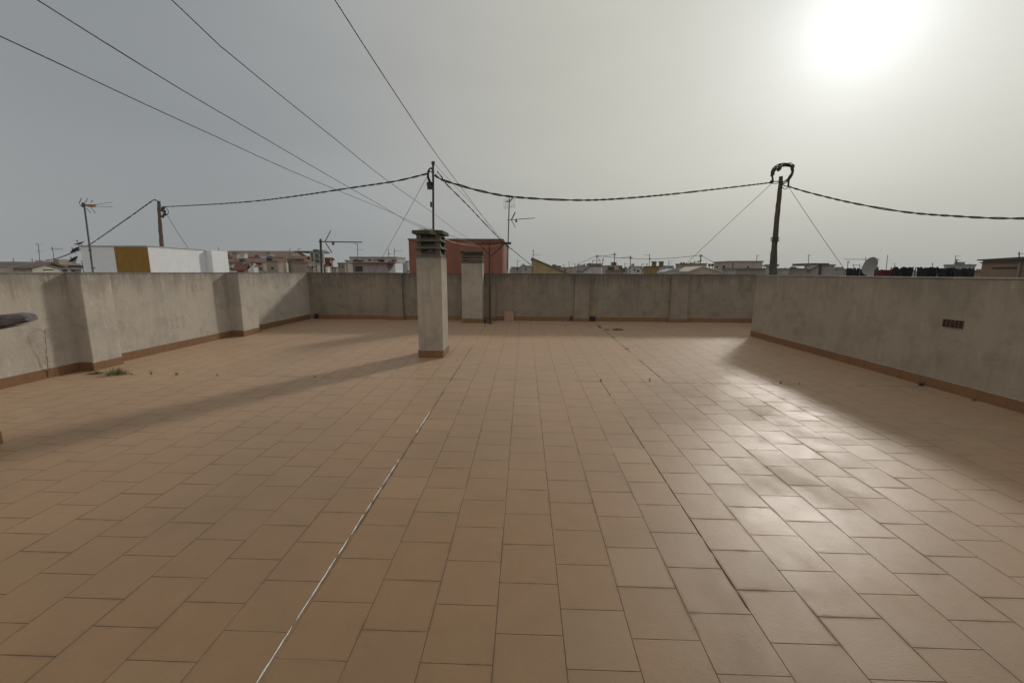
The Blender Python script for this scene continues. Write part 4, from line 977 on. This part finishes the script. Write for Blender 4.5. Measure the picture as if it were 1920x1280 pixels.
# ------------------------------------------------------------------ antennas
AG = 'television antennas on the roofs'
def yagi(root, p, L, dirx, Y, el=.32, n_el=8, vert=False, ang=0., refl=None, r=.012, diry=0.):
    """boom from p along +-x; elements along y (or z)"""
    d = Vector((dirx, diry, ang)).normalized(); e = p+d*L; s = MB(); s.tube([p-d*.06, e], r, 5); s.build('boom', M['am'], root)
    s = MB(); ax = Vector((0,0,1)) if vert else Vector((-d.y, d.x, .05)).normalized()
    for k in range(n_el):
        q = p+d*(L*(.3+.69*k/max(1, n_el-1))); h_ = el*.5*(1-.25*k/n_el); s.tube([q-ax*h_, q+ax*h_], r*.55, 4)
    s.build('elements', M['am'], root)
    if refl:
        s = MB(); q = p+d*.10*L; pv = Vector((-d.y, d.x, 0)).normalized()
        for sg in (1, -1):
            o2 = q+Vector((d.x*refl*.55, d.y*refl*.55, sg*refl)); 
            for yy in (-.16, -.05, .05, .16): s.tube([q+pv*yy, o2+pv*yy], r*.5, 4)
            for t in (.0,.25,.5,.75,1.): m_ = q.lerp(o2, t); s.tube([m_-pv*.18, m_+pv*.18], r*.5, 4)
        s.build('reflector', M['am'], root)
        s = MB(); q = p+d*(L*.29); s.box((q.x-.03, q.y-.03, q.z-.10), (q.x+.03, q.y+.03, q.z)); s.build('dipole_box', M['am'], root)
M['am'] = plain('antenna_metal', (.10,.10,.10), .5, .15)
def antenna(ut, vt, ub, vb, Y, heads, lab, r=.02, zb=None, mat=None):
    t = W(ut, vt, Y); b0 = W(ub, vb, Y); k = (b0-t)*( .25 if zb is None else 1.); base = b0+Vector((k.x*.0, 0, 0)); 
    low = t+(b0-t)*(1+(zb if zb else .8)/max(.2, (t.z-b0.z)))
    root = empty('antenna', low, lab, 'antenna', AG); s = MB(); s.tube([low, t], r, 6); s.build('mast', mat or M['am'], root)
    for h in heads:
        f = (h[0]-vt)/max(1e-6, vb-vt); p = t+(b0-t)*f; sc = Y/782.
        yagi(root, p, h[1]*sc, h[2], Y, el=h[3]*sc, n_el=h[4], vert=h[5], ang=h[6] if len(h) > 6 else 0., refl=(h[7]*sc if len(h) > 7 and h[7] else None), r=r*.55, diry=h[8] if len(h) > 8 else 0.)
    return root
# near ones
an = antenna(157.5, 381, 174, 508, 9., [(384,24,1,0,0,False)], 'leaning antenna with orange parts in front of the white rooftop room', r=.017, zb=1.)
p = W(157.5, 384, 9.)
s = MB()
for (u0,v0,u1,v1) in ((148,382,153,371),(160,380,164,372),(170,380,174.5,375),(162,390,170,399),(171,389,179,400)): s.tube([W(u0,v0,9.), W(u1,v1,9.)], .006, 5)
s.tube([W(150,385,9.), W(176,386,9.)], .011, 6); s.build('elements', M['am'], an)
s = MB()
for (u0,v0,u1,v1) in ((174,385,210,379),(174,387,211,388)): s.tube([W(u0,v0,9.), W(u1,v1,8.8)], .004, 5)
s.tube([W(148,382,9.), W(152.5,372,9.)], .007, 5); s.build('folded_dipole', plain('coppery_rod', (.22,.10,.05), .5, .2), an)
s = MB(); a = W(166,388,8.98); b_ = W(176,383.5,8.98); s.box((a.x,8.95,a.z),(b_.x,9.02,b_.z)); s.build('balun_box', M['orange'], an)
s = MB(); s.tube([W(166,469.5,9.),W(172,469.5,9.)], .012, 5); s.tube([W(172,503,9.),W(179,502.5,9.)], .012, 5); s.tube([W(156.5,380,9.),W(156.5,389,9.)], .03, 7); s.build('clamp', M['am'], an)
antenna(601, 448, 603.5, 520, 13.5, [(453,73,1,9,12,False,.02,20,.48)], 'black directional antenna with a V reflector on the far parapet left of the chimney', r=.034, mat=M['dark'])
c = W(600.5,448,13.5)
a2 = antenna(955, 372, 952.5, 462, 15., [(412,47,1,7,14,False,.07,13)], 'tall antenna with a small yagi pointing right, behind the T post', r=.022)
s = MB(); p = W(955, 377, 15.)
for (u0,v0,u1,v1) in ((955,379,962,370),(948,378,955,378)): s.tube([W(u0,v0,15.), W(u1,v1,15.)], .018, 5)
s.build('boom', M['am'], a2)
s = MB()
for u in (945,948,951,959,962,965):
    dv = (u-955)*-.3; s.tube([W(u,368+dv+4,15.2), W(u,391+dv*.4,15.2)], .0035, 4)
for v in (371,375,386,389): s.tube([W(945,v+3,15.2), W(966,v-2,15.2)], .0035, 4)
s.build('grid_reflector', M['am'], a2)
am2 = [
 (72,459,75,492,34,[(458,8,1,5,4,False),(471,8,1,5,4,False),(458,5,-1,6,3,True),(471,4,-1,6,2,True)],'antenna with two stacked yagis above the long cream house, left one'),
 (98,462,102,492,34,[(466.5,20,1,7,5,True),(466.5,4,-1,5,2,True)],'antenna with one long yagi above the long cream house, right one'),
 (25,484,25,495,70,[(490,4,1,2,2,False)],'tiny far antenna above the roofs at the far left'),
 (60.5,485,60.5,492,60,[(487,3,-1,2,2,False)],'tiny far mast left of the two stacked yagis'),
 (410,464,410.5,473,78,[],'short bare mast at the left end of the long clay roof'),
 (543.5,465,543.5,474,80,[],'short bare mast on the ridge of the long clay roof'),
 (559,465,561,472,80,[(467,5,1,3,2,False)],'small antenna left of the green facade'),
 (670,457,671,484,30.5,[(457.5,9,-1,4,4,False,.1),(468,12,1,5,5,False)],'antenna with heads both ways on the pink canopied house, left one'),
 (728,466,728.5,484,34,[(476,3,1,4,3,True)],'thin bare mast on the pink canopied house'),
 (740,465,739,484,33,[(470,13,1,3,4,False),(475,4,-1,4,3,False)],'antenna with a thin boom at the right end of the pink canopied house'),
 (1000,468,999.5,488,27,[(470,2,-1,4,3,False),(478,13,1,3,5,False)],'antenna standing on the left end of the yellow gable'),
 (970,488,970,503,60,[(489,6,1,5,4,False)],'small far antenna between the red block and the yellow gable, left one'),
 (977,496,977,503,60,[(497,4,1,3,3,False)],'lower far antenna left of the yellow gable'),
 (1067,490,1067,503,80,[],'thin far mast right of the yellow gable'),
 (1078,494,1078,503,70,[(494.5,4,-1,4,2,False)],'small far antenna above the brown house row'),
 (1111,488,1111,494,60,[(488.5,5,1,4,3,True)],'small square shaped far antenna above the pinkish rooftop room'),
 (1125,486,1125,493,60,[(487,3,-1,6,3,True)],'far antenna with vertical rods, left of a pair by the far cable poles'),
 (1130,484,1130,493,58,[(487,2,1,8,3,True)],'far antenna with dark vertical rods, right of the pair'),
 (1145,491,1147,500,60,[(497,4,1,3,2,False)],'short slanting far antenna left of the tallest far pole'),
 (1171.5,493,1171.5,502,70,[(495,6,1,4,4,False)],'small far antenna between the two tallest far poles'),
 (1203.5,496,1203.5,502,60,[(495.5,3,1,5,3,True)],'tiny far antenna above the white flats'),
 (1217.5,476,1217.5,500,50,[(478,9,-1,5,5,False),(485,2,1,6,3,True)],'tall far antenna pointing left above the mustard block'),
 (1212.5,494,1212.5,500,50,[(495,2,1,4,2,True)],'very small antenna at the left of the mustard block'),
 (1254,489,1254,500,50,[(490,8,1,4,3,False,.1),(494,6,1,3,3,False)],'far antenna above the grey block behind the dark chimneys'),
 (1419.5,478,1418.5,492,36,[(479,5,1,4,3,False)],'thin antenna at the right end of the long beige house'),
 (1516.5,477,1516,496,40,[(479,4,1,4,3,False),(479,3,-1,3,2,False)],'thin antenna above the raised dark roof right of the pole'),
 (1590,489,1589,503,60,[(491.5,3,1,5,3,True)],'far antenna above the leftmost black screen'),
 (1600,495,1600,503,60,[(497,8,1,3,4,True)],'low far antenna left of the satellite dish'),
 (1612,495,1612,503,60,[(497,6,-1,4,3,False)],'far antenna just left of the satellite dish'),
 (1664.5,478,1662,501,60,[],'slanting bare mast right of the satellite dish'),
 (1677.5,493,1677.5,501,60,[(494,2,1,5,2,False),(494,2,-1,5,2,False)],'small far antenna above the tall black screen'),
 (1748,493,1748.5,503,40,[(495,2,1,3,1,True)],'short dark mast poking above the wide black screen'),
 (1791.5,479,1791,500,47.5,[(480.5,8,1,5,3,False,.15),(487.5,8,1,4,4,False),(492,3,-1,3,2,False)],'tall antenna with three heads on the pale grey house'),
 (1818,494,1818,500,47.5,[],'short mast at the right end of the pale grey house'),
 (1911,472,1911,478,19,[(475.5,7,1,3,3,False),(475.5,2,-1,3,1,False)],'small antenna on the roof of the large brown house'),
]
for (a_, b2, c_, d_, Y, heads, lab) in am2: antenna(a_, b2, c_, d_, Y, heads, lab, r=max(.02, Y*.00062))
# far cable poles and their cables
FP = [(1084,493.5,500,'short leftmost far cable pole'),(1119.5,477.5,497,'far cable pole above the pinkish rooftop room'),(1152.5,473.5,501,'tallest far cable pole'),(1182.5,479.5,502,'far cable pole above the white flats'),(1314.5,476,495,'far cable pole on the ochre tan house')]
for (u, v0, v1, lab) in FP:
    Y = 50 if u < 1300 else 43; t = W(u, v0, Y); b0 = W(u, v1, Y); root = empty('utility_pole', (t.x, Y, b0.z-3), lab, 'pole', 'far cable poles'); s = MB(); s.tube([(t.x,Y,b0.z-3), t], [.05,.04], 6); s.build('pole', M['pole'], root)
    s = MB(); s.tube([t+Vector((-.15,0,-.25)), t+Vector((.2,0,-.2))], .05, 5)
    if u > 1300: s.tube([t+Vector((-.25,0,-.8)), t+Vector((.1,0,-.6))], .06, 5); s.tube([t+Vector((-.8,0,-.9)), t+Vector((-.1,0,-.75))], .03, 5); s.tube([t+Vector((-.8,0,-.9)), t+Vector((-.8,0,-1.3))], .03, 5)
    s.build('insulator', M['dark'], root)
def farline(px, Ya, Yb_, lab): line('power_cable', sagpx(px, Ya, Yb_), .022, M['wire'], lab, 'cable', 'far cables between distant poles', step=2.)
farline([(1084,495),(1100,488),(1119,479)], 50, 50, 'far cable rising to the pole above the pinkish rooftop room')
farline([(1119,479.5),(1135,481),(1152,482.5),(1182,484.5)], 50, 50, 'sagging far cable between three distant poles')
farline([(1119,481),(1136,480),(1152.5,476)], 50, 50, 'far cable rising to the tallest far pole')
farline([(1152.5,483),(1168,483),(1182.5,481)], 50, 50, 'short far cable right of the tallest far pole')
farline([(1182.5,485),(1217,485.7),(1260,484),(1314,478.5)], 50, 43, 'long far cable running right to the ochre tan house')
farline([(1314.5,478),(1325,485),(1338,491)], 43, 33, 'far cable dropping to the long beige house')
# distant crane
Yc = 260; root = empty('tower_crane', W(1623, 508, Yc), 'very distant pale tower crane left of the satellite dish', 'crane')
s = MB(); a = W(1623, 508, Yc); t = W(1623, 482, Yc); s.tube([a, t], .22, 4); s.build('mast', M['steel'], root)
s = MB(); a = W(1583, 486, Yc); t = W(1650, 486.5, Yc); s.tube([a, t], .16, 4); s.build('jib', M['steel'], root)

# ------------------------------------------------------------------ air
USE_HAZE = True
if USE_HAZE:
    hm = bpy.data.materials.new('haze_air'); hm.use_nodes = True; t = hm.node_tree
    for nd in list(t.nodes): t.nodes.remove(nd)
    out = t.nodes.new('ShaderNodeOutputMaterial'); v = t.nodes.new('ShaderNodeVolumePrincipled'); v.inputs['Density'].default_value = .0003
    v.inputs['Color'].default_value = (.80,.83,.86,1); v.inputs['Anisotropy'].default_value = .2; t.links.new(v.outputs[0], out.inputs['Volume'])
    s = MB(); s.box((-1700,-400,GZ-1.), (1700,2700,10.)); o = s.build('haze', hm); o['kind'] = 'stuff'; o['label'] = 'pale dusty haze hanging over the town'; o['category'] = 'haze'

# ------------------------------------------------------------------ light
L = bpy.data.lights.new('sun', 'SUN'); L.energy = .55; L.angle = R(4.4); L.color = (1., .92, .80)
lo = bpy.data.objects.new('sun', L); C.objects.link(lo); lo.rotation_euler = (-SUN).to_track_quat('-Z', 'Y').to_euler()
w = bpy.data.worlds.new('World'); bpy.context.scene.world = w; w.use_nodes = True; n = N(w.node_tree); bg = w.node_tree.nodes['Background']
gen = n.vm('NORMALIZE', n.n.new('ShaderNodeTexCoord').outputs['Generated'])
ang = n.m('ARCCOSINE', n.m('MINIMUM', n.vm('DOT_PRODUCT', gen, tuple(SUN)), 1.))     # radians from the sun
t = n.m('DIVIDE', ang, math.pi)
dg = lambda a: a/180.
base = n.ramp(t, [(dg(0),(.72,.74,.71)),(dg(9),(.655,.67,.64)),(dg(16),(.58,.58,.525)),(dg(28),(.505,.495,.44)),(dg(42),(.41,.41,.39)),(dg(56),(.315,.33,.335)),(dg(72),(.245,.265,.28)),(dg(88),(.275,.285,.295)),(dg(112),(.56,.55,.53)),(1.,(.63,.61,.57))], 'B_SPLINE')
core = n.m('MULTIPLY', n.m('EXPONENT', n.m('MULTIPLY', n.m('POWER', n.m('DIVIDE', ang, R(2.75)), 6.), -1.)), 122.)
core2 = n.m('MULTIPLY', n.m('EXPONENT', n.m('MULTIPLY', n.m('POWER', n.m('DIVIDE', ang, R(4.6)), 1.5), -1.)), .55)
el = n.sep(gen)[2]
hor = n.m('ADD', n.m('ADD', .86, n.m('MULTIPLY', n.step(el, .0, .22), .14)), n.m('MULTIPLY', n.step(el, .68, .93), .75))
hc = n.mix(n.m('MULTIPLY', n.step(el, .28, .0), .45), base, (.40,.42,.415))
glow = n.mix(1., n.vm('SCALE', hc, hor), n.vm('ADD', n.vm('SCALE', n.comb(1., .975, .92), core), n.vm('SCALE', n.comb(.93, 1., 1.), core2)), 'ADD')
sky = n.n.new('ShaderNodeTexSky'); sky.sky_type = 'NISHITA'; sky.sun_disc = False; sky.sun_elevation = SUN_EL; sky.sun_rotation = SUN_AZ; sky.dust_density = 6.; sky.air_density = 1.2; sky.ozone_density = 1.
cl = n.noise(n.vm('MULTIPLY', gen, (1., 1.3, 3.6)), 1.5, 6, .62)
glow = n.vm('SCALE', glow, n.m('ADD', .905, n.m('MULTIPLY', cl, .19)))
mixd = n.mix(1., glow, n.vm('SCALE', sky.outputs[0], .0012), 'ADD')
n.put(bg.inputs[0], mixd); bg.inputs[1].default_value = 1.

# ------------------------------------------------------------------ camera
cam = bpy.data.cameras.new('camera'); co = bpy.data.objects.new('camera', cam); C.objects.link(co); bpy.context.scene.camera = co
cam.sensor_fit = 'HORIZONTAL'; cam.sensor_width = 36.; cam.lens = 36.*F/1920.; cam.clip_start = .02; cam.clip_end = 6000.
mtx = Matrix((RT, UP, -FW)).transposed().to_4x4(); co.matrix_world = mtx
sc = bpy.context.scene
sc.view_settings.view_transform = 'Standard'; sc.view_settings.look = 'None'; sc.view_settings.exposure = 0.; sc.view_settings.gamma = 1.
sc.render.engine = 'CYCLES'; sc.cycles.use_denoising = True; sc.cycles.volume_bounces = 1; sc.cycles.max_bounces = 6; sc.cycles.volume_step_rate = 10.
